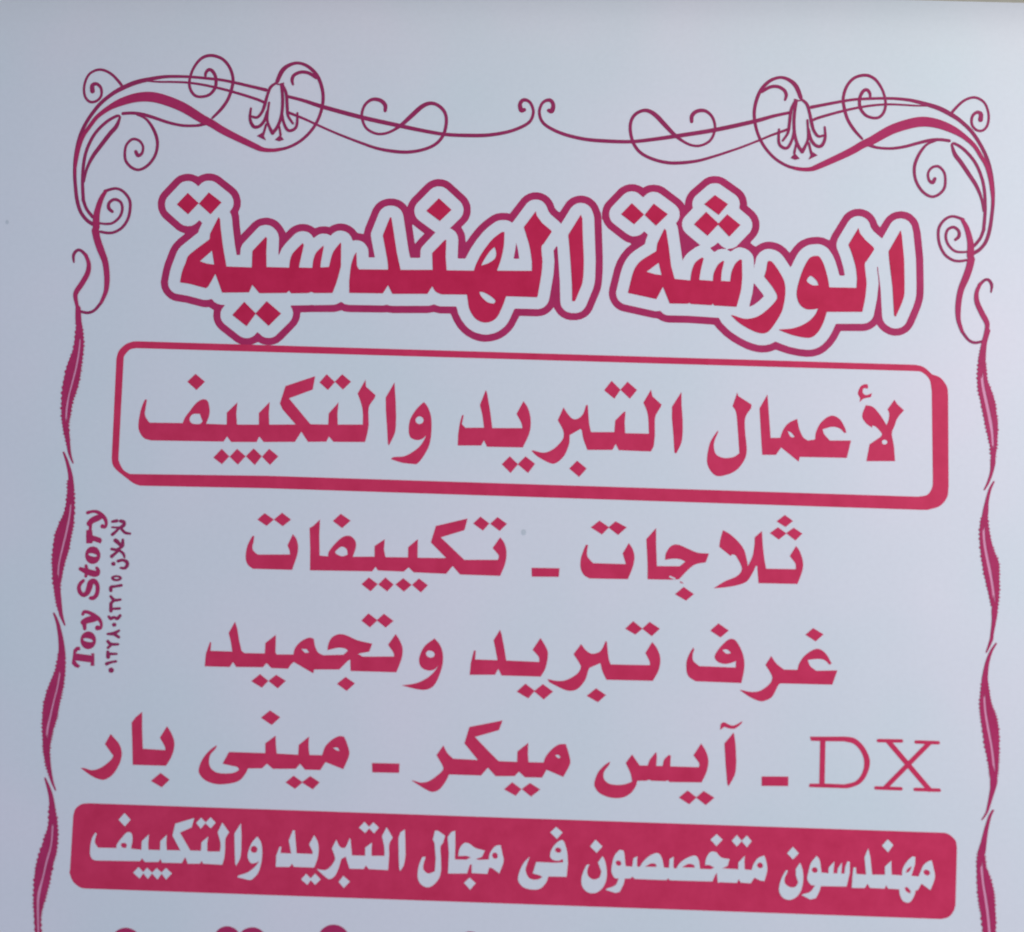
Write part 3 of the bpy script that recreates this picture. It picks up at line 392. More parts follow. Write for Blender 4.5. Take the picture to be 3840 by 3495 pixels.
(6, 'printed_word', 'rose', 3, '''p 168.0,60.7 168.8,58.0 178.9,51.8 178.5,49.0 174.3,41.7s 174.4,30.5s 175.8,17.8s 174.0,9.7s 167.8,1.6s 158.3,-2.5s 152.0,-2.1s 147.1,4.1s 146.2,11.3s 148.4,22.5s 153.8,31.5 154.2,30.3 151.5,23.4s 151.2,17.8s 153.3,13.1s 158.9,10.9s 166.0,11.9s 170.3,14.8 169.3,27.1 167.5,44.7s 164.6,50.2
p 190.7,59.8 192.1,43.8s 193.5,27.1 200.7,27.3 203.0,33.7s 206.9,38.7s 213.2,42.1 214.8,34.9s 217.7,28.6s 221.3,25.9 226.8,26.9 227.6,32.9s 231.4,40.2s 238.5,45.2s 244.9,43.0s 248.9,36.7s 250.1,32.8 248.9,32.3 245.0,35.8s 239.4,36.8s 232.3,34.6 233.9,30.7s 237.9,26.4 253.7,26.9 250.7,13.7 215.5,13.4 214.7,9.8 201.5,20.1 197.7,14.4 187.4,14.1 186.4,27.7 184.9,49.2
h 206.1,32.6 208.9,31.5s 211.6,28.3 208.6,28.3s
p 264.6,54.0 270.2,52.6s 275.8,46.3s 280.2,39.3 281.7,43.3s 282.1,48.1s 280.9,51.3 286.0,58.7 288.0,55.5 293.2,50.9 288.5,45.1s 286.1,38.7s 284.2,33.0s 285.8,23.5s 286.7,12.4 265.3,11.7 267.6,24.5 275.9,30.4 276.7,32.8s 272.7,37.4s 269.5,38.9 269.5,37.0 264.7,40.4s 261.9,45.9s
h 280.9,26.5s 280.7,25.8s 280.1,25.1s 279.3,24.8s 278.4,24.7s 277.6,25.1s 277.0,25.7s 276.8,26.4s 277.0,27.2s 277.5,27.8s 278.4,28.2s 279.3,28.2s 280.1,27.9s 280.7,27.3s
p 262.1,69.2s 265.7,69.7s 266.1,66.5 262.9,66.6s 262.2,63.6s 264.6,61.6s 269.1,63.1 268.3,60.1 263.0,58.8s 259.9,56.1 260.2,59.1s 258.6,62.6s 259.8,66.7s'''),
(7, 'printed_word', 'rose', None, '''p -191.5,-58.4 -191.8,-63.2 -192.5,-66.5s -191.5,-69.6s -188.2,-72.2 -164.0,-71.4 -164.4,-68.8s -166.2,-64.6 -162.6,-56.2 -159.8,-59.6s -158.2,-65.4s -158.7,-71.8s -161.9,-82.8 -191.4,-82.9 -195.3,-79.9s -197.1,-75.1s -196.7,-67.7s -194.6,-61.7s -192.8,-58.5
p -184.5,-41.1 -177.3,-45.7 -182.5,-50.6 -189.8,-46.1
p -171.4,-40.4 -164.4,-45.3 -170.4,-50.5 -177.3,-45.7
p -127.3,-39.8 -119.6,-44.7 -125.8,-50.5 -133.0,-45.4
p -104.2,-86.6 -97.4,-91.3 -102.5,-96.9 -109.5,-91.8
p -142.7,-44.6 -142.7,-56.4 -141.8,-71.5 -135.4,-71.9 -135.0,-68.4s -130.7,-62.4s -125.0,-57.1s -119.7,-56.2s -115.8,-59.3s -114.8,-64.0s -116.9,-71.6 -100.6,-71.0 -100.9,-63.1 -93.5,-57.8 -93.8,-65.5 -92.5,-71.1 -75.6,-70.8 -75.7,-63.1 -68.7,-57.0 -68.6,-64.7 -68.4,-70.8 -47.0,-70.4 -58.9,-59.1 -55.6,-46.7 -32.0,-40.4 -34.1,-49.2 -51.6,-55.1 -33.4,-71.3 -8.3,-70.5 -7.9,-67.1s -12.6,-61.9 -7.2,-53.7 -3.9,-57.9s -2.1,-64.8s -2.9,-73.3s -6.3,-82.4 -36.2,-82.3 -42.0,-76.1 -46.6,-82.1 -70.9,-81.8 -74.8,-78.2 -78.4,-81.5 -97.7,-81.2 -99.5,-78.5 -102.0,-82.0 -148.5,-82.7 -149.0,-67.2 -150.2,-51.3 -147.3,-49.3
h -130.2,-68.0 -125.8,-64.4s -121.9,-65.9s -120.7,-70.1 -124.9,-71.5s -129.5,-69.8s
p -91.9,-86.2 -85.5,-91.3 -90.1,-96.5 -97.0,-91.6
p -78.5,-86.3 -72.1,-91.1 -77.6,-96.3 -84.2,-91.2
p -66.8,-86.2 -59.9,-91.0 -65.0,-96.5 -71.8,-91.1
p -22.4,-38.7 -15.6,-43.6 -20.2,-49.1 -27.8,-44.0
p -9.6,-38.6 -2.4,-43.5 -7.7,-49.0 -15.0,-43.8'''),
(8, 'printed_dash', 'rose', None, '''p 17.0,-75.6 37.8,-75.3 37.5,-81.7 17.4,-82.2'''),
(9, 'printed_word', 'rose', None, '''p 58.6,-57.3 58.0,-62.6s 58.6,-66.3s 62.7,-70.7 87.2,-70.7 86.0,-67.0s 84.6,-62.8 89.0,-55.0 91.7,-58.9s 93.4,-64.7s 92.5,-72.1s 89.0,-81.8 60.3,-82.2 56.0,-79.6s 53.5,-74.4s 53.6,-67.5s 55.5,-61.1s 57.0,-57.3
p 66.7,-38.9 74.0,-43.7 68.8,-49.2 60.3,-44.2
p 78.7,-39.1 87.2,-43.3 80.8,-49.2 73.5,-43.8
p 109.1,-43.2 109.4,-56.4 110.3,-71.4 127.3,-71.0 131.4,-67.4 127.9,-65.9s 122.8,-65.5s 116.2,-66.6 117.0,-61.2s 120.7,-56.1s 125.7,-55.0s 132.7,-57.6s 140.4,-60.5s 148.9,-60.9 146.5,-67.5 138.6,-69.4s 133.1,-73.9s 126.9,-80.7 121.2,-81.2 103.6,-81.4 103.3,-69.2 102.0,-51.6
h 119.9,-78.1 124.7,-80.0 123.7,-81.0 119.6,-79.4
p 130.5,-86.2 138.2,-91.3 132.5,-96.3 124.2,-91.8
p 127.5,-81.9 129.4,-82.8 130.4,-83.7 128.2,-83.5
p 159.0,-43.2 164.1,-45.9s 170.5,-51.4s 175.0,-57.5s 177.3,-65.6 178.0,-69.4 181.3,-61.7s 182.5,-54.1s 182.7,-47.8 188.0,-42.9 188.8,-53.9 190.2,-64.6 191.5,-70.8 213.5,-70.5 213.2,-66.4s 209.0,-60.9 213.6,-53.2 216.5,-57.5s 218.8,-65.0s 218.3,-71.9s 214.9,-81.4 186.0,-81.7 184.9,-69.2 184.0,-68.6 181.5,-74.3s 177.2,-80.7s 170.3,-83.7s 161.0,-85.6s 152.8,-86.5 160.9,-81.2s 169.6,-77.2s 173.3,-72.7s 172.6,-68.3s 168.7,-61.5 166.2,-60.9 165.0,-62.2 156.4,-55.6 157.2,-49.9s
p 204.9,-30.4 211.0,-34.7 205.6,-39.4 198.8,-35.4
p 199.9,-39.7 206.3,-44.1 200.7,-48.9 193.9,-44.3
p 211.6,-39.7 218.1,-43.9 213.0,-49.2 206.0,-44.0'''),
(10, 'printed_word', 'rose', None, '''p -220.6,-137.8 -219.8,-138.6 -220.0,-144.6 -203.7,-144.6 -205.1,-137.8s -207.1,-131.0 -202.7,-122.5 -200.8,-127.7 -198.8,-137.1 -196.8,-143.9 -194.6,-145.4 -179.4,-145.2 -179.3,-137.5 -171.8,-131.2 -171.5,-144.1 -170.6,-145.7 -158.1,-145.3 -157.0,-140.5s -153.0,-135.6s -147.2,-132.6s -143.5,-133.2 -142.1,-139.0s -139.8,-143.1s -136.0,-145.1 -120.8,-144.3 -117.7,-141.3 -119.4,-139.8s -124.7,-139.2s -132.9,-141.3 -132.3,-136.5s -129.8,-131.7s -124.6,-129.2s -118.7,-130.1s -111.1,-133.2s -99.8,-135.5 -101.7,-141.4 -110.2,-143.2 -106.4,-145.2 -83.0,-144.4 -83.9,-141.3s -87.9,-135.9 -82.6,-127.8 -79.8,-131.7s -77.1,-137.9s -77.2,-144.2s -79.0,-150.6s -81.0,-155.9 -115.0,-156.0 -115.6,-147.6 -117.4,-148.7 -123.5,-155.2 -142.2,-155.8 -142.6,-158.7 -157.6,-150.8 -159.6,-152.7 -161.6,-155.9 -173.9,-155.8 -177.8,-152.2 -180.3,-155.4 -200.2,-155.8 -202.8,-152.2 -205.0,-156.0 -223.7,-156.1 -223.3,-146.8
h -152.4,-141.0 -148.4,-141.0 -146.4,-143.4 -149.4,-143.9
p -182.2,-160.5 -175.8,-165.3 -180.4,-170.4 -188.5,-165.9
p -170.2,-160.6 -162.8,-164.8 -168.6,-170.5 -175.8,-165.3
p -118.5,-160.5 -111.4,-165.0 -117.3,-170.7 -124.8,-165.7
p -103.4,-113.2 -96.5,-118.1 -101.9,-123.5 -108.6,-118.7
p -91.9,-113.1 -84.6,-118.2 -90.2,-123.3 -97.1,-118.1
p -53.5,-130.1 -49.3,-134.9s -47.0,-141.2s -47.0,-149.6s -49.6,-158.6s -53.0,-164.9s -57.7,-167.7s -64.1,-167.9s -76.6,-165.4 -65.8,-163.3s -58.0,-159.3s -52.9,-154.5s -49.9,-149.7 -52.9,-152.9s -57.1,-153.8s -62.0,-152.1s -64.3,-148.0s -63.9,-142.8s -60.5,-135.8s
h -53.1,-142.5s -53.6,-143.5s -54.7,-144.1s -56.1,-144.3s -57.5,-144.0s -58.7,-143.2s -59.4,-142.1s -59.5,-141.0s -58.9,-140.0s -57.8,-139.3s -56.4,-139.2s -55.0,-139.5s -53.8,-140.3s -53.1,-141.3s'''),
(11, 'printed_word', 'rose', None, '''p -23.9,-137.8 -22.6,-138.3 -22.9,-144.6 -6.2,-144.6 -7.7,-138.0s -9.6,-130.0 -5.1,-122.2 -3.9,-125.3 -1.7,-134.7 0.2,-144.6 24.8,-144.9 24.2,-141.2s 19.5,-136.1 25.1,-127.3 28.7,-132.7s 31.0,-138.4s 29.7,-148.4s 26.2,-155.6 -2.9,-155.7 -5.5,-150.8 -7.7,-155.3 -26.5,-156.0 -26.0,-147.6
p 15.0,-161.1 22.0,-166.1 17.4,-171.8 8.7,-167.1
p 27.9,-161.0 35.6,-166.2 28.8,-172.2 21.5,-166.4
p 55.4,-130.8 59.5,-135.6s 63.8,-137.6s 68.5,-136.4s 71.1,-133.7s 73.6,-127.8 74.4,-128.6 76.0,-140.3s 77.7,-145.0 106.8,-144.6 106.2,-141.4s 103.2,-135.8 108.0,-127.5 111.8,-132.4s 114.3,-139.6s 113.2,-148.0s 109.1,-156.0 74.8,-156.3 71.8,-150.4s 70.0,-144.2 61.9,-148.1 60.9,-150.8s 59.0,-157.1s 53.9,-163.5s 48.1,-165.3s 42.2,-163.9s 32.6,-159.5 31.2,-157.2 37.9,-158.3s 44.7,-157.6s 52.5,-153.1s 55.6,-148.3s 54.4,-144.7s 50.0,-138.3
p 67.3,-162.8 74.7,-167.5 68.9,-172.9 60.5,-168.5
p 93.6,-112.7 100.6,-118.0 95.4,-122.5 87.8,-118.4
p 105.8,-112.8 113.5,-117.6 107.6,-123.3 100.4,-118.0'''),
(12, 'printed_word', 'rose', None, '''p 138.6,-130.6 139.2,-132.1 138.1,-136.2s 138.8,-140.5s 143.2,-144.1 170.1,-144.3 170.2,-139.5 166.9,-140.9s 162.0,-141.9s 156.9,-140.6s 154.4,-136.9s 156.8,-131.9s 161.1,-126.8s 165.4,-123.5s 169.8,-124.6s 174.3,-131.9s 176.3,-139.3s 176.1,-146.8s 174.4,-155.5 140.9,-155.3 135.9,-152.4s 133.9,-148.1s 133.8,-140.7s 136.2,-134.4s
h 159.9,-131.8 163.3,-131.2s 166.6,-133.7 163.1,-134.3s
p 156.8,-112.3 164.5,-117.3 158.5,-122.6 150.8,-117.8
p 226.9,-113.5 234.6,-117.9 228.9,-123.2 221.2,-118.6
p 196.2,-135.0 200.1,-140.4s 205.7,-144.6 215.7,-144.5 216.9,-139.9s 220.6,-134.2s 226.8,-129.6s 231.8,-128.8s 236.8,-132.4s 240.8,-139.1 239.4,-140.1 235.6,-136.8s 230.6,-136.0s 223.1,-137.1 225.1,-141.5s 229.5,-144.7 245.1,-143.9 241.4,-154.5 203.4,-154.8 201.5,-156.4s 197.3,-164.6s 191.7,-167.9s 187.3,-168.0s 180.4,-165.2s 173.2,-160.5 175.4,-160.7s 181.6,-161.7s 188.5,-160.6s 195.3,-155.4s 197.1,-151.0s 195.8,-147.4s 192.0,-141.6'''),
(13, 'printed_word', 'rose', None, '''p -291.0,-207.9 -287.9,-210.9s -283.9,-215.5s -281.9,-221.7s -283.1,-229.0s -287.4,-236.9s -293.0,-241.0s -297.8,-240.9s -303.8,-238.5s -311.8,-233.3 -309.4,-233.2 -302.9,-234.6s -296.7,-232.5s -290.6,-227.7s -288.2,-223.9s -289.9,-221.4s -294.8,-215.3
p -268.5,-191.0 -267.8,-203.5 -266.5,-217.8 -249.7,-218.3 -250.4,-215.4s -254.2,-209.3 -249.4,-200.8 -245.9,-205.9s -243.4,-212.1s -243.6,-218.3s -245.5,-224.1s -248.6,-229.6 -273.3,-229.7 -274.3,-216.7 -275.8,-199.1 -273.3,-195.3
p -252.3,-234.9 -245.4,-239.6 -250.9,-245.3 -259.2,-240.9'''),
(14, 'printed_word', 'rose', None, '''p -211.6,-213.3 -212.7,-216.2s -216.2,-220.6s -216.9,-226.1s -215.1,-230.4s -210.5,-233.3s -203.6,-233.7s -198.0,-232.9s -194.4,-230.9 -195.7,-228.8s -200.8,-227.8s -206.8,-226.7 -202.5,-218.0 -175.5,-218.0 -175.9,-210.9 -168.6,-205.1 -167.9,-212.8 -167.1,-218.0 -151.1,-218.4 -151.1,-211.3 -143.8,-204.9 -143.8,-212.0 -142.9,-218.2 -133.5,-218.1 -131.3,-211.6s -126.5,-206.5s -121.6,-203.9s -117.8,-204.1 -115.1,-209.9s -113.5,-217.2s -117.4,-227.7 -130.8,-223.0 -134.3,-228.9 -145.6,-229.0 -149.5,-224.8 -152.5,-228.6 -169.4,-229.2 -173.9,-225.6 -177.5,-229.1 -187.8,-229.5 -189.8,-233.8s -194.0,-238.6s -201.4,-241.0s -210.8,-241.6s -219.0,-239.1s -223.7,-234.3s -223.9,-229.4s -221.1,-222.6s -216.4,-216.9s
h -125.7,-212.4 -122.5,-212.2s -120.6,-214.5 -123.0,-214.2s
p -173.6,-186.8 -165.7,-191.5 -171.8,-197.4 -180.0,-192.3
p -153.8,-233.6 -147.0,-238.2 -152.4,-243.1 -159.6,-238.7
p -141.6,-233.5 -134.4,-237.8 -139.3,-243.0 -147.6,-238.3'''),
(15, 'printed_dash', 'rose', None, '''p -96.4,-222.5 -76.1,-222.3 -76.1,-229.0 -95.9,-229.3'''),
(16, 'printed_word', 'rose', None, '''p -44.2,-208.1 -41.1,-213.4s -36.7,-217.4 -18.3,-217.8 -28.7,-206.0 -25.4,-194.0 -1.1,-188.5 -3.6,-195.6 -21.1,-201.1 -11.8,-210.1 -3.1,-218.1 10.6,-218.2 10.6,-210.6 18.3,-204.2 18.3,-212.2 19.0,-218.1 30.1,-218.0 31.5,-213.8s 35.6,-208.5s 40.7,-204.7s 46.0,-204.0 48.6,-211.7s 49.5,-218.4s 44.8,-227.9 32.3,-223.1 29.3,-228.9 16.7,-229.1 12.1,-225.1 9.1,-228.5 -4.9,-229.0 -10.8,-223.0 -15.6,-228.8 -15.8,-228.9 -39.2,-228.9 -41.9,-234.6s -46.0,-239.9s -50.6,-241.9s -55.9,-240.3s -66.7,-234.2 -64.6,-234.4s -59.3,-235.5s -53.5,-234.0s -46.9,-229.1s -43.8,-225.4s -44.5,-222.3s -49.0,-215.2
h 38.2,-212.3 41.0,-212.1s 42.5,-214.1 40.5,-214.4s
p 7.4,-233.0 14.3,-237.7 10.3,-242.7 1.6,-238.3
p 20.5,-233.1 28.1,-237.5 21.6,-242.9 14.6,-237.7'''),
(17, 'printed_word', 'rose', None, '''p 78.7,-215.8 78.4,-217.9s 74.8,-223.0s 74.6,-227.9s 78.1,-231.4s 84.3,-232.4s 90.5,-231.6s 95.5,-229.6 94.1,-223.5s 90.5,-216.3 95.0,-210.0 97.6,-213.6s 100.8,-217.8 106.7,-217.6 108.2,-213.3s 112.7,-207.6 113.2,-211.3s 112.9,-217.7 117.6,-217.6 118.7,-212.9s 122.1,-209.4 123.4,-210.0 123.2,-217.7 144.3,-217.6 144.3,-214.5s 140.1,-209.2 145.6,-200.4 149.1,-205.8s 151.1,-212.5s 150.0,-220.5s 146.4,-228.5 122.8,-229.0 121.8,-227.8 119.7,-228.5 109.7,-228.5 107.9,-227.8 106.0,-228.6 99.2,-228.9 98.0,-233.2s 94.4,-238.2s 88.3,-241.4s 80.2,-241.7s 72.1,-238.9s 68.2,-234.2s 68.1,-229.9s 70.4,-223.7s 74.7,-218.7s
p 136.3,-234.6 142.9,-239.4 137.7,-244.5 130.0,-240.0
p 148.1,-234.6 156.0,-239.2 149.8,-244.7 142.6,-239.5
p 169.4,-191.6 170.8,-200.2s 171.6,-212.4 170.8,-221.6s 166.3,-230.6 165.3,-229.1 163.9,-215.7 162.7,-199.8
p 159.4,-190.1 159.9,-185.8s 162.4,-184.5s 166.2,-186.2s 169.9,-186.4s 175.8,-183.1 174.3,-185.6s 170.0,-188.8s 165.6,-188.7s 162.5,-187.9s'''),
(18, 'printed_dash', 'rose', None, '''p 190.4,-222.7 209.9,-222.2 209.8,-229.0 190.5,-229.5'''),
(19, 'printed_word', 'rose', None, '''p 225.4,-192.8 251.3,-191.9 258.6,-193.1s 265.3,-199.1s 269.4,-208.4s 267.7,-217.9s 262.6,-225.3s 254.5,-228.8s 249.4,-229.2 225.1,-229.2 225.5,-226.7 232.6,-226.5 232.9,-195.7 226.2,-195.7
h 236.8,-195.7 250.9,-195.4 257.9,-197.2s 263.1,-202.8s 265.3,-210.0s 263.8,-218.0s 258.9,-224.0s 250.8,-226.4 236.5,-226.3
s 275.6,-194.0,2.49 292.5,-193.7,2.49
s 303.2,-194.1,2.49 319.4,-194.1,2.49
s 274.0,-228.2,2.48 292.3,-228.2,2.48
s 302.6,-228.3,2.48 320.2,-228.3,2.48
s 283.0,-194.5,3.66 312.9,-228.0,3.64
s 312.8,-194.6,3.37 281.0,-227.6,3.35'''),
(20, 'banner', 'rose', None, '''p -304.7,-258.6 324.4,-258.7 328.0,-260.1s 332.2,-264.1s 333.2,-269.6 332.2,-309.8 330.7,-314.4s 327.1,-318.5s 321.9,-320.1 -302.1,-319.9 -306.8,-319.3s -312.3,-315.4s -315.3,-309.4s -315.2,-306.8 -315.2,-267.8 -313.9,-263.1s -309.9,-259.6s'''),
(21, 'banner_word', 'white', 20, '''p -298.1,-279.6 -297.0,-280.0 -298.1,-285.2s -297.4,-287.8s -295.4,-290.3 -281.9,-290.1 -281.6,-287.2s -277.9,-282.0s -274.9,-278.8s -271.7,-278.9s -270.4,-283.2s -271.1,-290.2 -263.4,-290.7 -263.5,-284.6 -258.5,-279.5 -258.7,-285.9 -258.2,-290.5 -249.7,-290.5 -249.8,-284.1 -245.3,-279.3 -245.3,-285.5 -244.7,-290.3 -234.7,-290.2 -241.1,-279.7 -239.4,-271.1 -225.7,-266.6 -227.2,-273.3 -235.7,-277.4 -227.4,-290.0 -219.5,-290.0 -219.4,-283.8 -214.6,-279.5 -215.2,-284.2 -214.8,-290.3 -205.4,-290.0 -205.4,-283.9s -207.9,-276.2 -204.8,-269.2 -199.5,-275.9 -201.9,-280.7s -201.8,-287.8 -202.0,-294.0 -203.3,-299.4 -217.3,-299.1 -218.7,-297.1 -219.9,-299.2 -228.8,-299.5 -230.8,-294.7 -233.2,-299.2 -247.7,-299.4 -249.1,-296.6 -250.3,-299.0 -260.3,-299.3 -262.6,-296.8 -264.0,-298.9 -296.4,-299.5 -299.1,-298.6s -300.9,-295.6s -301.2,-289.9s -300.3,-283.7s
h -278.7,-287.1s -276.1,-286.1s -274.2,-287.5 -274.7,-289.7 -277.5,-289.6s
p -277.3,-264.7 -272.6,-269.4 -276.5,-274.3 -281.5,-269.7
p -264.8,-303.1 -260.7,-307.0 -263.6,-311.3 -268.6,-307.3
p -258.5,-303.4 -254.3,-307.0 -257.5,-311.3 -261.5,-307.0
p -251.4,-303.4 -247.3,-306.8 -250.4,-311.6 -254.9,-307.1
p -244.6,-303.1 -240.0,-306.8 -244.1,-311.4 -248.0,-306.8
p -220.6,-266.1 -217.0,-269.6 -220.4,-274.1 -224.1,-270.1
p -213.7,-265.6 -209.7,-269.4 -213.1,-273.6 -217.4,-269.9
p -191.1,-269.2 -190.2,-278.2 -189.9,-288.5 -190.4,-294.1s -193.0,-299.8 -193.9,-298.3 -194.7,-288.6 -195.5,-276.8
p -178.6,-278.3 -175.7,-282.3s -174.4,-289.0s -174.8,-297.2s -176.8,-304.4s -180.8,-309.1 -182.8,-309.7 -191.6,-308.0 -190.9,-306.7s -184.2,-304.1s -179.1,-299.9s -176.2,-295.7 -179.2,-297.3s -182.4,-297.4s -184.9,-293.4s -184.4,-288.3s -182.1,-282.5s
h -178.0,-287.5s -178.2,-288.6s -178.8,-289.5s -179.8,-290.0s -180.9,-290.0s -182.0,-289.6s -182.7,-288.8s -183.0,-287.7s -182.8,-286.6s -182.2,-285.8s -181.2,-285.2s -180.0,-285.2s -179.0,-285.7s -178.3,-286.5s'''),
(22, 'banner_word', 'white', 20, '''p -161.7,-284.9 -160.6,-285.1 -160.9,-289.5 -153.0,-289.7 -155.3,-280.3 -152.5,-272.8 -151.2,-273.0 -149.1,-289.4 -137.3,-289.5 -137.6,-287.4s -140.2,-282.7 -136.8,-275.9 -134.0,-280.6s -133.0,-286.3s -133.7,-292.9s -135.8,-299.1 -150.5,-299.1 -152.2,-296.9 -153.7,-299.2 -163.9,-299.6 -164.0,-291.4
p -141.4,-303.7 -137.4,-307.5 -140.2,-311.6 -145.0,-307.9
p -134.8,-303.4 -130.6,-307.4 -134.5,-311.4 -138.6,-307.5
p -114.1,-304.3 -109.1,-308.2 -113.4,-313.0 -117.4,-308.7
p -100.2,-265.1 -96.1,-269.1 -99.3,-273.2 -104.1,-269.4
p -93.6,-265.2 -89.4,-268.9 -92.8,-273.2 -97.1,-269.1
p -120.4,-278.6 -117.9,-283.2s -115.2,-284.4s -113.1,-283.3s -110.5,-277.0 -109.9,-278.3 -108.4,-289.5 -98.7,-289.4 -98.9,-283.6 -94.1,-279.8 -94.2,-284.4 -94.0,-289.3 -84.5,-289.0 -85.0,-282.6s -86.9,-275.0 -83.8,-268.4 -79.0,-275.7 -81.4,-280.7s -81.1,-288.6 -81.5,-299.1 -95.7,-298.8 -97.9,-296.3 -99.3,-298.9 -109.8,-299.0 -111.9,-293.7 -112.8,-290.4 -116.1,-292.3 -117.7,-298.5s -120.1,-304.2s -123.7,-306.9s -126.9,-305.7s -133.9,-300.1 -127.6,-300.6s -123.5,-297.7s -120.6,-293.0 -121.0,-290.5s -123.3,-284.9
p -70.3,-269.5 -69.7,-278.0 -69.1,-288.2 -70.1,-294.9s -72.6,-299.5 -73.4,-297.5 -74.1,-288.3 -74.8,-276.1 -73.6,-271.9'''),
(23, 'banner_word', 'white', 20, '''p -48.2,-269.7 -46.0,-269.6 -40.6,-273.1 -42.0,-278.3 -43.7,-281.4s -43.1,-289.3 -42.8,-298.9s -44.8,-305.0s -49.2,-309.4s -53.6,-310.2s -58.0,-307.3s -59.7,-302.5s -59.1,-295.2s -56.8,-288.8 -54.3,-288.7 -55.7,-293.9s -55.6,-297.6s -52.1,-300.5s -47.2,-298.8 -46.9,-289.4 -48.2,-278.5 -49.5,-276.1
p -33.3,-269.2 -32.9,-279.2 -32.9,-289.8 -24.5,-289.7 -21.2,-287.9 -24.6,-286.9 -30.5,-287.3 -29.7,-282.1s -26.8,-278.1s -23.0,-278.0s -18.0,-281.1s -11.1,-282.7 -13.1,-287.3 -17.7,-289.0 -15.2,-289.5 -8.1,-289.0 -7.3,-284.4s -3.7,-279.4s 0.3,-278.4 1.7,-284.1s 2.8,-290.1s -0.0,-298.7 -5.1,-295.2 -7.6,-294.7 -8.7,-299.3 -20.2,-299.1 -20.4,-292.7 -21.9,-293.4 -23.6,-299.5 -37.5,-300.0 -37.4,-285.4 -38.7,-273.9 -36.1,-270.2
h -1.7,-285.4s -1.5,-286.4s -1.7,-287.3s -2.3,-288.0s -3.1,-288.3s -4.0,-288.2s -4.8,-287.7s -5.4,-286.8s -5.6,-285.8s -5.4,-284.9s -4.8,-284.2s -4.0,-283.9s -3.1,-284.0s -2.2,-284.5s
p -21.6,-302.4 -17.0,-306.2 -21.0,-311.0 -25.6,-306.2'''),
(24, 'banner_word', 'white', 20, '''p 21.9,-285.8 20.2,-290.7s 19.1,-295.6s 21.1,-300.4s 24.2,-302.1s 28.6,-301.9s 31.6,-300.0 29.1,-298.9s 24.4,-297.8 26.7,-289.6 40.6,-289.7 46.5,-289.2 46.1,-286.8 42.4,-288.2s 38.0,-287.1s 36.7,-283.5s 39.0,-278.0s 43.3,-273.9s 46.4,-274.1s 49.0,-281.3s 49.9,-289.7 49.2,-299.4 35.9,-299.6 34.2,-304.2s 30.0,-308.5s 23.8,-309.3s 17.6,-307.7s 14.1,-303.6s 14.2,-298.8s 17.1,-291.4s
h 44.7,-281.3s 44.3,-282.0s 43.4,-282.4s 42.4,-282.4s 41.4,-282.1s 40.7,-281.5s 40.2,-280.7s 40.3,-279.9s 40.8,-279.2s 41.6,-278.8s 42.6,-278.8s 43.6,-279.1s 44.4,-279.7s 44.8,-280.5s
p 40.5,-264.0 45.4,-267.8 41.4,-272.6 36.4,-268.1'''),
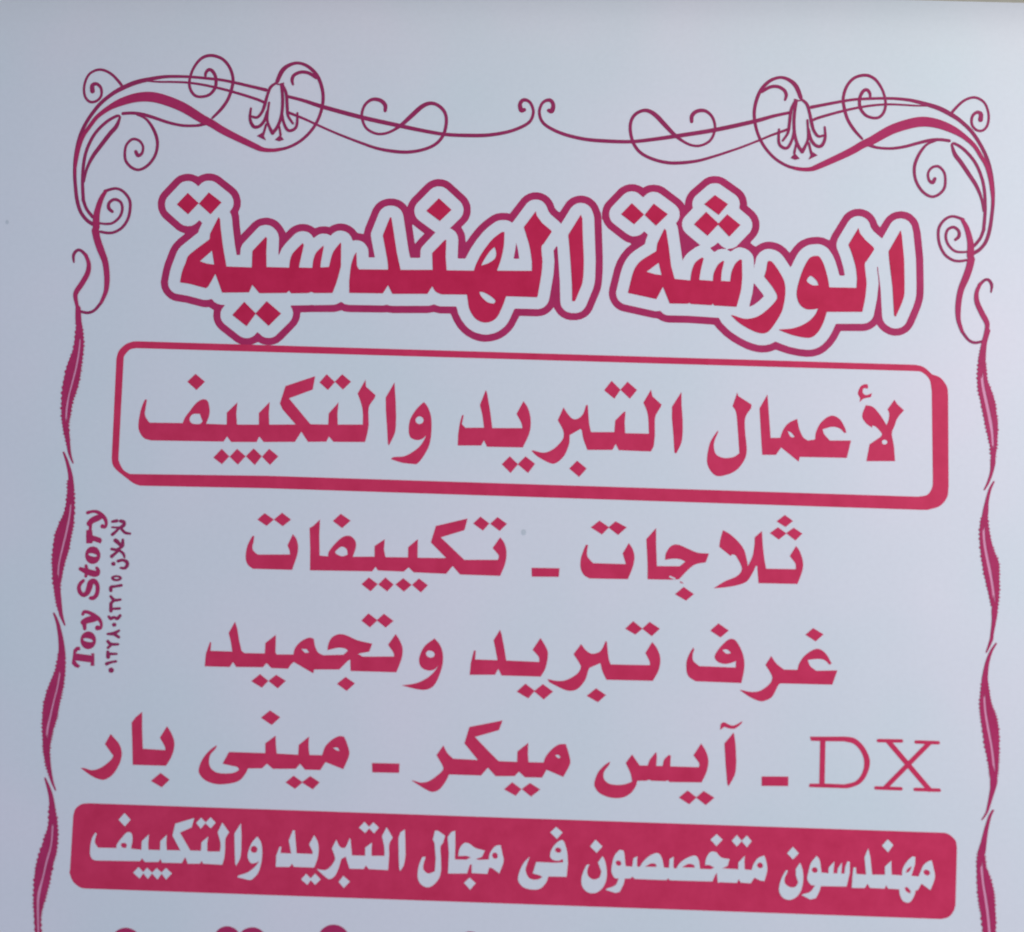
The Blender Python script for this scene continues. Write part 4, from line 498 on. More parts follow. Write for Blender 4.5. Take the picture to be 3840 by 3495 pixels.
(25, 'banner_word', 'white', 20, '''p 65.7,-289.8 64.2,-294.1s 65.0,-298.3s 68.7,-300.6s 73.0,-299.2s 74.5,-294.9 73.1,-291.4s 71.8,-288.4 75.1,-283.7 77.1,-287.6s 78.5,-294.8s 78.0,-301.4s 75.1,-307.0s 70.2,-310.2s 64.6,-309.7s 60.8,-305.7s 60.1,-300.3s 61.5,-294.8s 63.5,-290.5
p 69.6,-272.1 74.8,-276.8 70.7,-281.6 65.8,-277.1
p 158.0,-265.2 162.5,-269.0 158.1,-273.8 153.6,-269.3
p 87.4,-278.8 90.5,-279.9s 91.6,-287.1s 92.3,-290.4 96.9,-290.5 97.7,-284.5 100.5,-282.9 100.3,-288.0 100.6,-290.4 102.5,-290.4 104.9,-286.6s 109.7,-282.2s 115.3,-280.2s 118.4,-283.8s 120.1,-290.4 123.8,-290.5 124.0,-284.2 127.0,-282.3 126.9,-288.3 127.2,-290.7 129.1,-290.7 131.5,-286.9s 136.3,-283.2s 142.5,-281.1s 145.3,-284.1s 146.4,-290.4 154.4,-290.4 156.8,-289.1 153.1,-287.4 150.0,-287.5 150.8,-282.7s 153.6,-278.3s 157.9,-278.2s 161.6,-281.7s 167.8,-282.7 166.4,-287.6 162.4,-289.5 174.3,-289.8 174.2,-285.0 178.8,-280.0 178.6,-284.8 178.9,-289.7 183.9,-290.0 185.4,-285.6s 188.4,-281.4s 193.1,-279.2 194.7,-284.3s 195.3,-289.9s 193.4,-297.6 190.2,-297.2 186.0,-295.3 183.5,-299.4 176.2,-299.2 174.7,-296.7 173.4,-299.5 161.1,-299.4 159.5,-299.9 158.7,-292.7 157.5,-294.5 155.5,-299.1 124.6,-299.3 123.2,-297.8 122.1,-299.3 99.0,-299.2 97.1,-297.5 95.9,-299.0 91.6,-299.2 91.0,-302.8s 88.1,-308.9 85.0,-309.6 78.2,-307.8 78.8,-306.8s 84.9,-304.2s 87.2,-299.3 84.1,-298.8s 81.9,-294.7s 82.1,-289.8s 83.8,-283.1s
h 88.6,-289.6s 87.9,-290.1s 87.0,-290.3s 86.1,-290.0s 85.4,-289.4s 84.9,-288.6s 84.8,-287.8s 85.2,-287.0s 85.8,-286.6s 86.7,-286.4s 87.6,-286.7s 88.4,-287.2s 88.8,-288.0s 88.9,-288.9s
h 106.2,-290.2 110.5,-287.8s 113.9,-288.0s 114.7,-290.1
h 133.1,-289.8 137.7,-287.2s 141.7,-287.7s 142.5,-289.7
p 172.8,-265.4 176.5,-269.4 173.0,-273.6 169.1,-269.6
p 180.1,-265.4 183.7,-269.4 180.3,-273.9 176.3,-269.4
h 192.0,-287.5s 191.4,-288.1s 190.5,-288.4s 189.6,-288.4s 188.7,-287.9s 188.1,-287.2s 187.9,-286.3s 188.2,-285.5s 188.8,-284.8s 189.6,-284.5s 190.6,-284.6s 191.4,-285.0s 192.0,-285.8s 192.2,-286.6s'''),
(26, 'banner_word', 'white', 20, '''p 209.1,-289.1 210.4,-289.6 208.1,-295.0s 208.4,-298.6s 211.6,-301.0s 215.7,-300.9s 218.0,-297.7 216.2,-292.7 216.1,-288.1 219.2,-283.4 221.0,-288.5s 221.6,-295.1s 220.4,-302.2s 217.4,-307.4s 212.7,-310.1s 208.1,-309.5s 204.9,-306.3s 204.1,-301.8s 205.8,-295.1s
p 213.8,-272.4 218.2,-276.9 213.9,-281.4 209.6,-277.1
p 231.1,-278.2 233.4,-281.4s 234.8,-290.0 239.8,-290.4 240.0,-286.3 244.1,-281.8 243.6,-287.2 243.4,-290.3 246.3,-290.2 246.7,-286.6 249.6,-282.4 249.4,-287.0 249.1,-290.3 251.5,-290.2 251.9,-285.9 253.5,-281.5 255.3,-281.5 255.3,-289.8 253.1,-299.3 234.4,-299.7 233.4,-303.3s 230.9,-308.4 226.7,-309.4 220.5,-306.5 222.0,-305.7s 226.7,-304.0s 230.3,-299.3 227.1,-298.9s 224.5,-295.0s 225.2,-290.4s 227.0,-283.7s
h 231.8,-289.4s 231.2,-290.1s 230.3,-290.4s 229.4,-290.3s 228.5,-289.9s 227.9,-289.1s 227.7,-288.3s 228.0,-287.4s 228.6,-286.8s 229.5,-286.5s 230.4,-286.5s 231.2,-287.0s 231.8,-287.7s 232.0,-288.6s
p 258.0,-285.7 259.8,-285.4 260.1,-290.2 267.2,-290.4 266.0,-278.0 268.6,-271.6 270.2,-277.9 271.6,-290.3 280.9,-290.0 280.9,-284.1 285.5,-279.9 285.5,-285.0 285.8,-289.8 293.3,-290.1 293.8,-285.2s 296.9,-280.0s 300.6,-276.3 302.9,-276.5 302.6,-281.9s 301.1,-287.0s 300.1,-290.1 305.3,-290.4 306.8,-286.8s 308.9,-282.2s 312.5,-279.2 314.8,-278.7 316.1,-283.9s 317.2,-289.5s 316.2,-294.1s 313.9,-299.8 307.4,-295.4 304.8,-300.1 303.2,-300.4 302.2,-304.2s 299.7,-308.3s 297.1,-309.2s 294.0,-308.0s 291.9,-304.1s 291.3,-300.0 283.3,-299.8 281.7,-297.3 280.7,-299.9 270.1,-299.7 268.2,-296.8 266.4,-299.9 256.9,-300.2 257.3,-292.6
h 296.0,-288.2 297.0,-285.6s 299.8,-283.4 300.3,-284.0 298.5,-287.1s
h 295.1,-298.9 297.0,-298.2s 299.4,-300.8s 299.5,-302.7 296.5,-301.4s
h 313.4,-288.6s 312.7,-289.2s 311.8,-289.5s 310.8,-289.3s 309.8,-288.8s 309.1,-288.0s 308.9,-287.1s 309.1,-286.3s 309.7,-285.6s 310.6,-285.4s 311.7,-285.5s 312.7,-286.0s 313.3,-286.8s 313.6,-287.7s
p 282.8,-264.7 286.9,-268.6 283.1,-274.0 278.6,-269.4'''),
(27, 'lower_heading_outline', 'wine', None, '''p -260.0,-357.2s -260.9,-361.9s -263.7,-365.7s -268.1,-368.0s -273.0,-368.1s -277.6,-366.2s -280.9,-362.6s -282.3,-357.9s -281.5,-353.2s -278.6,-349.4s -274.2,-347.1s -269.3,-347.0s -264.7,-348.9s -261.4,-352.5s
h -264.3,-358.1s -264.8,-361.0s -266.6,-363.3s -269.2,-364.7s -272.3,-364.8s -275.1,-363.6s -277.1,-361.4s -277.9,-358.6s -277.4,-355.7s -275.7,-353.3s -273.0,-351.9s -270.0,-351.8s -267.1,-353.0s -265.1,-355.2s'''),
(28, 'lower_heading_outline', 'wine', None, '''p -187.3,-352.2s -188.1,-356.3s -190.6,-359.7s -194.5,-361.6s -198.8,-361.8s -202.8,-360.1s -205.7,-356.9s -206.9,-352.9s -206.1,-348.7s -203.6,-345.4s -199.7,-343.4s -195.4,-343.3s -191.4,-344.9s -188.5,-348.1s
p -167.8,-353.4s -168.6,-358.0s -171.5,-361.8s -175.7,-364.0s -180.6,-364.2s -185.1,-362.3s -188.3,-358.7s -189.6,-354.2s -188.7,-349.5s -185.9,-345.7s -181.6,-343.6s -176.7,-343.4s -172.3,-345.3s -169.0,-348.9s
h -192.0,-353.7s -192.4,-355.8s -193.7,-357.6s -195.7,-358.6s -197.9,-358.7s -200.0,-357.8s -201.5,-356.1s -202.1,-354.0s -201.7,-351.9s -200.4,-350.1s -198.4,-349.1s -196.1,-349.0s -194.1,-349.9s -192.6,-351.6s
h -172.4,-354.9s -172.9,-357.5s -174.5,-359.7s -176.9,-360.9s -179.7,-361.0s -182.3,-360.0s -184.1,-357.9s -184.8,-355.3s -184.4,-352.7s -182.7,-350.5s -180.3,-349.3s -177.5,-349.2s -174.9,-350.2s -173.1,-352.3s'''),
(29, 'lower_heading_outline', 'wine', None, '''p -107.6,-350.2s -108.6,-355.1s -111.7,-359.2s -116.2,-361.5s -121.4,-361.7s -126.2,-359.7s -129.6,-355.9s -131.0,-351.0s -130.1,-346.0s -127.0,-342.0s -122.4,-339.6s -117.2,-339.5s -112.4,-341.5s -109.0,-345.3s'''),
(30, 'lower_heading_outline', 'wine', None, '''p -10.9,-348.9s -11.7,-352.6s -14.0,-355.6s -17.5,-357.4s -21.3,-357.5s -24.9,-356.0s -27.4,-353.2s -28.4,-349.5s -27.7,-345.8s -25.4,-342.8s -21.9,-341.0s -18.0,-340.9s -14.4,-342.4s -11.9,-345.3s
h -15.4,-349.8s -15.7,-351.6s -16.9,-353.1s -18.6,-354.0s -20.5,-354.0s -22.2,-353.3s -23.4,-351.9s -23.9,-350.1s -23.6,-348.3s -22.4,-346.8s -20.7,-346.0s -18.8,-345.9s -17.1,-346.6s -15.9,-348.0s'''),
(31, 'dirt_speck', 'dirt', None, '''p 12.1,-49.3s 12.0,-50.3s 11.5,-51.1s 10.8,-51.5s 10.0,-51.5s 9.2,-51.1s 8.7,-50.4s 8.5,-49.4s 8.7,-48.5s 9.1,-47.7s 9.9,-47.3s 10.6,-47.2s 11.4,-47.6s 11.9,-48.4s'''),
(32, 'dirt_speck', 'dirt', None, '''p -391.9,175.7s -392.0,175.0s -392.3,174.4s -392.8,174.1s -393.3,174.0s -393.8,174.3s -394.2,174.9s -394.4,175.6s -394.3,176.4s -394.0,177.0s -393.5,177.3s -393.0,177.3s -392.5,177.0s -392.1,176.4s'''),
(33, 'side_name', 'wine', None, '''s -317.8,-44.9,2.61 -314.5,-43.9,2.23 -310.7,-44.1,2.61 -306.9,-46.4,2.98 -304.1,-49.7,2.79 -303.3,-53.0,2.23 -304.1,-55.2,2.23 -306.0,-54.7,3.34
s -316.2,-53.0,4.09 -314.1,-50.7,4.46 -310.5,-48.8,4.83 -307.2,-47.5,3.35
s -315.2,-57.1,2.23 -315.1,-53.0,2.60
p -318.1,-57.9 -313.7,-57.7 -313.0,-61.8 -310.4,-62.5 -307.0,-63.5s -305.9,-65.3s -306.7,-67.7 -309.0,-66.9 -312.4,-65.9 -313.1,-67.7 -317.5,-67.9 -318.0,-62.3
p -306.3,-76.4s -306.7,-79.2s -308.2,-81.6s -310.4,-82.9s -313.0,-83.0s -315.4,-81.8s -317.1,-79.6s -317.8,-76.7s -317.4,-73.9s -316.0,-71.5s -313.7,-70.2s -311.2,-70.1s -308.8,-71.3s -307.1,-73.6s
h -308.9,-77.0s -309.3,-77.4s -310.2,-77.6s -311.6,-77.6s -313.1,-77.3s -314.4,-76.9s -315.2,-76.3s -315.5,-75.8s -315.1,-75.4s -314.1,-75.2s -312.7,-75.2s -311.3,-75.5s -310.0,-75.9s -309.1,-76.4s
s -320.8,-87.0,2.78 -316.7,-88.5,4.07 -311.7,-90.0,4.81 -308.4,-90.1,4.62 -307.4,-87.8,2.96 -308.6,-85.9,2.22
s -316.7,-84.6,2.30 -315.9,-88.1,2.59 -316.4,-92.4,2.29
s -318.1,-95.8,2.59 -320.2,-98.1,2.77 -321.1,-101.1,2.96 -319.8,-104.7,3.14 -317.1,-106.3,3.32 -314.6,-104.5,3.88 -313.3,-100.8,4.43 -312.4,-97.1,4.62 -309.9,-95.9,3.88 -307.5,-98.4,3.14 -306.9,-102.1,3.14 -307.5,-105.8,3.14 -309.5,-108.2,3.14 -311.8,-108.5,2.77
s -317.0,-120.7,2.21 -316.0,-118.9,2.58 -313.0,-119.1,2.58 -308.4,-121.2,2.95 -304.5,-124.0,2.95 -302.7,-127.2,2.21 -303.0,-130.2,2.39 -305.3,-130.4,3.86
s -316.2,-126.6,4.23 -313.4,-125.0,4.79 -309.0,-123.8,4.97 -305.7,-123.3,3.31
s -314.8,-131.3,2.58 -315.4,-128.0,3.31
p -305.9,-139.6s -306.3,-142.4s -307.8,-144.8s -310.1,-146.1s -312.7,-146.2s -315.1,-145.0s -316.8,-142.8s -317.6,-140.0s -317.2,-137.1s -315.7,-134.8s -313.4,-133.4s -310.8,-133.3s -308.4,-134.5s -306.6,-136.8s
h -308.3,-140.3s -308.7,-140.8s -309.8,-141.0s -311.3,-141.0s -312.9,-140.7s -314.4,-140.2s -315.3,-139.6s -315.6,-139.0s -315.1,-138.6s -314.1,-138.3s -312.6,-138.3s -310.9,-138.6s -309.5,-139.1s -308.5,-139.7s
p -321.5,-149.6 -308.1,-150.8 -309.3,-149.4 -306.6,-149.1 -306.0,-158.4 -309.1,-158.5 -308.7,-156.1 -321.4,-154.8
p -320.3,-144.8 -317.7,-144.7 -317.2,-147.1 -319.4,-147.9 -320.4,-149.7 -320.4,-155.2 -318.6,-157.3 -316.5,-158.7 -317.9,-160.4 -320.5,-159.7 -323.0,-157.4 -322.5,-151.6 -322.4,-147.2'''),
(34, 'side_number', 'plum', None, '''s -298.8,-51.0,2.04 -295.4,-50.3,2.60
s -292.6,-50.4,2.60 -290.2,-51.1,2.79 -290.0,-53.3,2.79 -291.8,-54.7,2.41
s -298.7,-55.2,1.49 -294.4,-55.3,1.67 -291.1,-54.8,2.04
s -293.3,-55.6,2.04 -296.1,-58.7,2.23 -298.2,-60.6,2.60
s -292.1,-55.6,2.04 -289.0,-58.8,2.23 -285.0,-59.6,1.86
s -295.7,-65.0,3.15 -294.2,-66.0,3.15 -292.2,-67.8,2.60 -290.3,-68.9,2.97 -290.1,-64.4,2.04
s -298.1,-71.5,2.22 -294.2,-71.9,2.22 -290.6,-69.6,2.41
s -292.7,-72.3,2.22 -295.5,-74.9,2.22 -297.8,-77.0,2.78
s -291.9,-72.6,1.85 -289.2,-74.7,2.22 -288.1,-77.3,1.67
s -292.8,-80.4,2.41 -289.3,-79.5,2.22 -286.4,-80.7,2.78 -285.7,-83.1,2.77 -287.5,-85.4,2.40 -290.6,-85.3,1.66
s -296.9,-102.4,2.58 -297.0,-100.0,2.58 -293.7,-99.2,2.03 -289.3,-98.3,2.22
p -294.5,-82.5s -294.6,-83.1s -295.0,-83.7s -295.7,-84.0s -296.5,-84.0s -297.2,-83.8s -297.7,-83.2s -297.9,-82.6s -297.8,-81.9s -297.3,-81.3s -296.6,-81.0s -295.9,-81.0s -295.2,-81.3s -294.7,-81.8s
p -289.1,-93.0s -289.5,-94.0s -290.6,-94.8s -292.2,-95.3s -294.1,-95.4s -295.7,-95.0s -296.9,-94.2s -297.4,-93.2s -297.1,-92.2s -296.0,-91.4s -294.3,-90.9s -292.5,-90.9s -290.8,-91.2s -289.6,-92.0s
h -291.3,-92.9s -291.5,-93.2s -292.0,-93.4s -292.7,-93.6s -293.5,-93.6s -294.3,-93.5s -294.8,-93.3s -295.0,-93.1s -294.8,-92.8s -294.3,-92.6s -293.6,-92.4s -292.8,-92.4s -292.0,-92.5s -291.5,-92.7s
s -296.8,-106.7,2.03 -293.9,-109.4,2.40 -289.3,-108.9,1.84
s -293.9,-109.4,2.21 -296.2,-111.6,2.21
s -296.3,-112.0,2.58 -296.0,-117.5,2.76
s -295.7,-116.0,1.84 -289.6,-115.5,2.03
s -297.4,-121.8,2.03 -295.7,-123.2,2.58 -293.5,-122.2,2.21 -290.9,-123.0,2.58 -289.0,-120.8,2.39
s -297.6,-134.6,1.65 -293.2,-134.2,2.76 -289.1,-131.9,1.84
s -293.2,-134.2,2.39 -289.0,-136.7,2.20
s -297.1,-140.0,2.39 -294.6,-142.0,2.39 -289.2,-142.0,1.84
s -294.2,-142.3,2.02 -296.6,-144.8,2.20
s -296.6,-147.9,2.38 -296.1,-151.5,3.12
s -296.0,-149.3,2.38 -289.9,-149.1,1.65
s -296.9,-156.6,2.75 -293.8,-155.4,2.02 -290.0,-154.6,1.83
p -291.3,-127.6s -291.4,-128.3s -291.9,-128.8s -292.5,-129.1s -293.3,-129.2s -294.0,-128.9s -294.5,-128.4s -294.7,-127.7s -294.6,-127.0s -294.1,-126.5s -293.5,-126.2s -292.7,-126.2s -292.0,-126.4s -291.5,-126.9s
p -291.2,-161.1s -291.4,-162.0s -291.9,-162.7s -292.7,-163.1s -293.6,-163.1s -294.5,-162.8s -295.1,-162.1s -295.3,-161.3s -295.2,-160.4s -294.7,-159.7s -293.8,-159.3s -292.9,-159.3s -292.1,-159.6s -291.5,-160.3s'''),
(35, 'corner_scroll', 'plum', None, '''s -333.5,280.6,3.75 -333.8,285.2,3.37 -330.5,286.4,2.62 -327.0,283.1,2.25 -326.6,277.0,2.10 -330.1,272.8,2.10 -335.2,272.2,2.10 -339.2,276.7,1.95 -340.1,285.0,1.95 -337.3,293.4,1.95 -331.6,297.4,2.10 -325.6,297.5,2.10 -318.7,293.9,2.10 -311.6,286.5,2.25 -310.6,283.5,1.95
s -327.1,176.0,3.04 -332.0,179.1,2.71 -337.1,185.5,2.71 -340.4,194.9,2.85 -342.5,207.2,2.72 -343.4,216.1,2.82 -343.5,228.3,2.83 -341.3,243.4,2.98 -336.5,256.3,2.84 -327.7,269.8,2.99 -318.6,278.4,3.14 -310.7,283.5,3.60 -300.6,288.3,3.75 -289.7,291.3,3.30 -278.7,293.5,2.70 -267.6,294.1,2.40 -258.0,294.0,2.25 -245.4,293.2,2.25 -230.5,291.7,2.25 -207.4,287.0,2.54 -199.1,285.2,2.84
s -181.9,280.5,2.39 -169.3,277.5,2.69 -154.3,273.0,3.28 -124.0,265.5,3.42 -95.8,259.9,3.27 -76.6,256.3,2.97 -58.9,253.8,2.82 -39.8,253.5,2.97 -25.2,254.3,2.82 -10.6,257.3,2.67 0.2,261.8,2.52 6.0,266.4,2.37 8.0,273.2,2.23 6.3,279.2,2.23 3.3,282.2,2.53 -0.4,282.4,2.97 -2.5,279.0,3.12 -1.3,274.5,3.71 0.9,274.9,2.97
s -291.1,289.7,1.05 -282.2,289.4,1.50 -271.1,289.6,1.65 -260.0,289.4,1.80 -245.1,287.5,1.95 -226.4,283.5,2.09 -206.9,278.0,2.24 -200.5,275.5,2.24
s -180.6,267.7,2.24 -168.6,263.2,1.94 -159.6,259.3,1.79 -146.1,253.6,1.78 -135.1,249.4,1.93 -122.4,244.9,2.08 -111.2,241.4,2.37 -99.4,239.5,2.67 -87.7,239.1,2.67 -76.0,241.3,2.52 -66.7,245.7,2.52 -61.0,252.6,2.52 -58.8,261.6,2.53 -59.4,269.2,2.53 -62.6,274.3,2.68 -67.8,277.6,2.68 -73.0,277.8,3.13 -78.7,274.7,3.57 -85.8,267.7,3.57 -92.9,260.7,2.97 -99.3,256.0,2.23 -105.8,253.2,2.08 -112.4,253.0,2.08 -119.2,256.2,2.08 -122.7,261.4,2.08 -124.1,268.1,2.08 -122.2,275.0,2.24 -117.9,279.3,2.53 -113.5,280.1,2.98 -109.1,278.7,3.13 -106.3,275.4,3.13 -106.2,271.3,2.68
s -335.4,194.0,2.67 -337.0,209.7,2.52 -336.8,224.7,2.53 -334.6,236.0,2.53 -329.3,247.5,2.54 -321.0,256.7,2.54 -313.2,261.5,2.24 -310.9,260.4,1.79
s -310.9,260.4,1.79 -313.4,253.2,3.28 -318.2,247.0,3.43 -325.0,237.0,3.28 -330.4,228.6,2.98 -334.3,218.8,2.23 -335.9,209.0,1.78
s -335.7,195.1,2.58 -332.5,187.6,2.44 -327.5,181.6,2.57
s -308.8,263.5,2.54 -301.5,264.1,2.54 -293.3,263.2,2.69 -284.3,260.8,2.54 -273.0,257.3,2.39 -261.9,255.3,2.24 -250.8,255.6,2.24 -245.0,257.3,2.98
s -297.7,262.7,1.19 -290.9,259.8,1.94 -285.4,253.2,2.39 -281.6,245.0,2.53 -280.8,237.5,2.38 -282.6,230.0,2.38 -287.4,223.1,2.38 -293.8,219.5,2.23 -299.8,221.2,2.23 -304.5,226.3,2.23 -305.6,233.1,2.08 -304.5,239.1,2.08 -300.3,243.4,2.23 -295.1,242.4,2.09 -291.9,238.0,1.94 -292.3,232.7,2.23 -295.2,230.7,2.97 -297.2,233.7,2.68
s -239.3,262.0,1.94 -233.0,269.0,2.54 -228.3,276.6,2.54 -225.7,285.0,2.54 -225.0,293.4,2.40 -228.1,302.4,2.40 -234.3,309.1,2.40 -243.3,311.5,2.55 -250.6,308.7,2.40 -256.1,300.9,2.10 -258.6,291.7,2.10 -257.9,284.9,2.24 -254.3,279.7,2.24 -249.0,278.4,2.24 -242.5,280.4,2.39 -238.4,286.2,2.54 -238.4,293.8,2.55 -241.2,299.0,2.70 -244.2,300.1,2.70 -246.3,297.4,2.40 -246.5,294.0,1.80
s -160.5,295.9,2.54 -166.6,299.5,2.69 -172.5,300.1,2.69 -177.6,297.7,2.69 -179.2,293.9,2.69 -178.3,290.1,1.79
s -319.3,202.0,2.44 -311.3,204.3,2.17 -305.1,202.1,2.17 -300.1,196.1,2.31 -299.0,189.3,2.30 -300.2,181.0,2.30 -304.2,174.1,2.30 -310.0,170.2,2.16 -315.3,169.4,2.16 -320.8,170.2,2.03
s -323.2,177.1,1.62 -317.8,176.4,1.89 -311.8,177.3,2.03 -306.7,182.2,2.17 -305.0,188.4,2.17 -306.7,193.8,2.17 -311.5,195.7,2.44 -315.4,192.9,2.44 -315.5,188.8,2.71 -312.6,186.1,2.30
s -339.8,145.9,1.35 -340.4,151.3,2.43 -338.0,155.1,2.43 -334.6,154.9,2.29 -330.4,150.9,2.70
s -316.9,115.5,2.55 -321.8,109.2,2.28 -327.1,107.1,2.28 -333.1,108.2,2.01
s -191.0,237.7,2.82 -180.8,239.9,2.38 -170.8,245.4,2.38 -162.3,254.3,2.38 -156.9,265.0,2.38 -154.5,277.1,2.54 -155.7,287.7,2.69 -159.8,297.4,2.84 -166.8,304.4,2.70 -175.0,307.3,2.40 -182.3,305.2,3.00 -187.3,300.5,3.59 -190.6,292.4,3.14'''),
(36, 'scroll_band', 'wine', 35, '''s -343.2,213.3,1.04 -342.9,225.3,2.83 -341.4,236.6,3.43 -338.4,245.3,3.13 -334.4,251.9,3.13 -328.6,260.3,3.29 -320.2,267.3,4.11 -310.8,272.5,5.98 -299.9,276.2,7.11 -288.9,277.3,7.85 -277.7,275.3,7.85 -262.6,269.7,7.47 -247.4,261.0,6.71 -239.8,257.5,5.96 -228.4,251.0,5.58 -205.1,240.3,4.46 -198.4,237.9,3.34 -191.0,237.7,2.82 -186.6,238.3,2.60
s -324.2,173.5,5.41 -324.6,181.0,5.08 -323.8,187.9,4.40 -321.6,196.1,3.73 -318.6,201.7,2.72
s -324.7,171.1,5.75 -323.1,164.7,5.40 -320.0,156.7,5.40 -316.1,147.9,4.72 -314.3,139.9,4.44 -313.5,131.8,4.17 -314.0,123.6,3.36 -316.9,115.5,2.55
s -331.4,152.3,2.56 -328.4,145.6,3.10 -328.6,138.1,3.90 -332.4,129.9,4.17 -336.1,123.7,4.03 -337.0,119.6,3.36 -335.4,112.9,2.68 -334.1,107.5,2.95 -332.9,98.8,4.02 -332.2,93.1,5.09'''),
(37, 'scroll_flower', 'plum', 35, '''s -196.1,275.2,1.64 -196.9,262.4,1.94 -194.8,255.7,2.23 -192.2,251.2,2.98
s -187.2,289.9,2.24 -185.7,277.8,2.39 -186.0,265.7,2.38 -188.6,256.6,2.53 -192.2,251.2,2.68
s -191.3,290.9,1.79 -195.5,287.4,2.39 -197.8,280.5,2.24 -199.3,273.6,2.54 -201.2,267.6,2.24 -204.7,263.3,2.24 -209.2,263.9,1.79
s -209.9,270.3,1.64 -210.2,262.0,2.24 -207.3,256.1,2.68 -202.9,256.2,2.53 -199.1,260.8,2.38 -197.2,268.4,1.79
s -186.0,289.1,1.94 -183.1,282.4,2.39 -181.9,271.9,2.39 -180.9,265.1,2.09 -176.9,259.2,1.79
s -185.8,267.2,2.09 -184.3,260.5,2.08 -181.1,254.2,2.38 -177.0,253.9,2.38 -173.9,257.7,2.23 -173.8,267.5,1.64
s -197.5,257.9,1.79 -199.5,249.5,1.93
p -204.4,248.6 -200.1,251.4 -197.0,245.1
s -187.3,256.6,1.49 -186.0,249.9,1.93
p -190.3,245.9 -186.4,249.9 -183.2,246.2 -186.9,244.8
s -192.0,290.9,1.35 -189.0,289.8,1.20 -185.7,290.7,1.35'''),
(38, 'ribbon_leaf', 'wine', None, '''z -335.0,104.8 -335.1,93.8 -336.2,78.9 -339.7,67.1 -342.3,51.4 -342.4,35.1 -341.3,23.5 -338.7,12.8 -335.4,2.8 -333.2,-1.0 | -335.5,10.5 -338.3,22.1 -339.2,31.3 -338.3,40.7 -336.3,51.6 -333.9,64.2 -332.2,78.3 -331.9,90.0 -332.9,104.9
z -332.2,101.8 -329.6,92.4 -328.4,79.9 -329.2,67.4 -329.6,59.6 -331.2,48.7 -334.1,39.2 -335.4,27.6 -336.2,22.1 -334.8,8.2 | -335.9,10.5 -337.5,23.6 -337.6,31.4 -336.7,43.0 -334.6,53.2 -332.5,64.2 -331.0,76.7 -331.0,90.0
s -334.4,110.4,3.91 -333.4,100.2,4.53 -332.0,93.1,3.12 -331.4,86.9,0.62
s -338.1,25.2,0.46 -336.6,14.4,2.78 -335.0,3.6,2.62 -333.4,-2.5,1.85 -331.1,-7.8,0.92'''),
(39, 'leaf_vein', 'pink', 38, '''p -335.5,10.5s -338.3,22.1s -339.2,31.3s -338.3,40.7s -336.3,51.6s -333.9,64.2s -332.2,78.3s -331.9,90.0s -332.9,104.9s -331.0,90.0s -331.0,76.7s -332.5,64.2s -334.6,53.2s -336.7,43.0s -337.6,31.4s -337.5,23.6s -335.9,10.5s'''),
(40, 'ribbon_leaf', 'wine', None, '''z -334.3,-20.8 -334.1,-30.7 -335.2,-43.8 -338.9,-53.9 -341.7,-63.9 -342.3,-79.1 -341.6,-89.7 -339.6,-103.3 -337.1,-113.8 -333.8,-122.8 | -334.0,-119.8 -336.0,-110.8 -337.1,-101.0 -337.8,-93.4 -337.6,-83.5 -336.0,-72.8 -333.8,-60.6 -331.9,-47.5 -331.4,-36.8 -331.7,-25.3
z -329.8,-25.2 -328.4,-35.9 -327.9,-51.2 -329.1,-62.0 -330.4,-73.4 -332.8,-83.4 -334.4,-94.8 -335.2,-100.9 -334.5,-116.0 | -335.6,-110.8 -336.3,-100.9 -336.6,-93.4 -336.5,-83.5 -334.6,-72.8 -332.3,-60.5 -330.7,-49.0 -330.4,-36.8 -330.9,-26.8
s -338.7,-0.1,1.39 -336.0,-6.2,2.16 -333.2,-14.6,3.08 -332.0,-20.7,3.85 -331.5,-27.6,4.92 -331.1,-33.7,3.07 -331.1,-39.1,0.61
s -337.5,-91.9,0.46 -336.6,-101.7,3.04 -335.3,-110.8,3.50 -333.2,-121.3,2.73 -329.9,-129.1,1.06'''),
(41, 'leaf_vein', 'pink', 40, '''p -334.0,-119.8s -336.0,-110.8s -337.1,-101.0s -337.8,-93.4s -337.6,-83.5s -336.0,-72.8s -333.8,-60.6s -331.9,-47.5s -331.4,-36.8s -331.7,-25.3s -330.9,-26.8s -330.4,-36.8s -330.7,-49.0s -332.3,-60.5s -334.6,-72.8s -336.5,-83.5s -336.6,-93.4s -336.3,-100.9s -335.6,-110.8s'''),
(42, 'ribbon_leaf', 'wine', None, '''z -333.6,-150.1 -334.5,-160.7 -338.0,-170.9 -341.2,-182.1 -342.4,-192.7 -342.0,-203.2 -341.0,-214.9 -339.8,-223.6 -337.1,-233.4 -333.6,-241.4 | -333.4,-240.2 -335.7,-232.2 -337.7,-222.3 -338.8,-213.6 -338.8,-204.9 -337.2,-196.1 -335.3,-185.4 -333.3,-175.4 -331.9,-163.0 -331.9,-153.6
z -328.6,-149.9 -327.5,-161.7 -328.3,-173.5 -329.6,-181.7 -330.8,-191.2 -331.6,-197.0 -333.5,-204.7 -334.9,-212.3 -335.5,-220.5 -335.3,-229.8 | -335.9,-229.3 -337.0,-220.6 -337.6,-213.6 -337.3,-206.0 -336.0,-197.2 -334.1,-185.4 -332.1,-175.4 -330.9,-164.8 -330.7,-153.6
s -338.6,-120.7,1.37 -335.5,-127.4,2.43 -333.0,-136.3,3.41 -331.3,-145.3,4.54 -330.7,-153.6,5.46 -331.0,-159.5,2.97 -331.3,-164.2,0.59
s -338.5,-210.1,0.35 -338.0,-217.7,2.59 -336.9,-225.2,3.65 -334.9,-235.0,2.94 -332.3,-243.7,1.99 -329.4,-249.9,0.94'''),
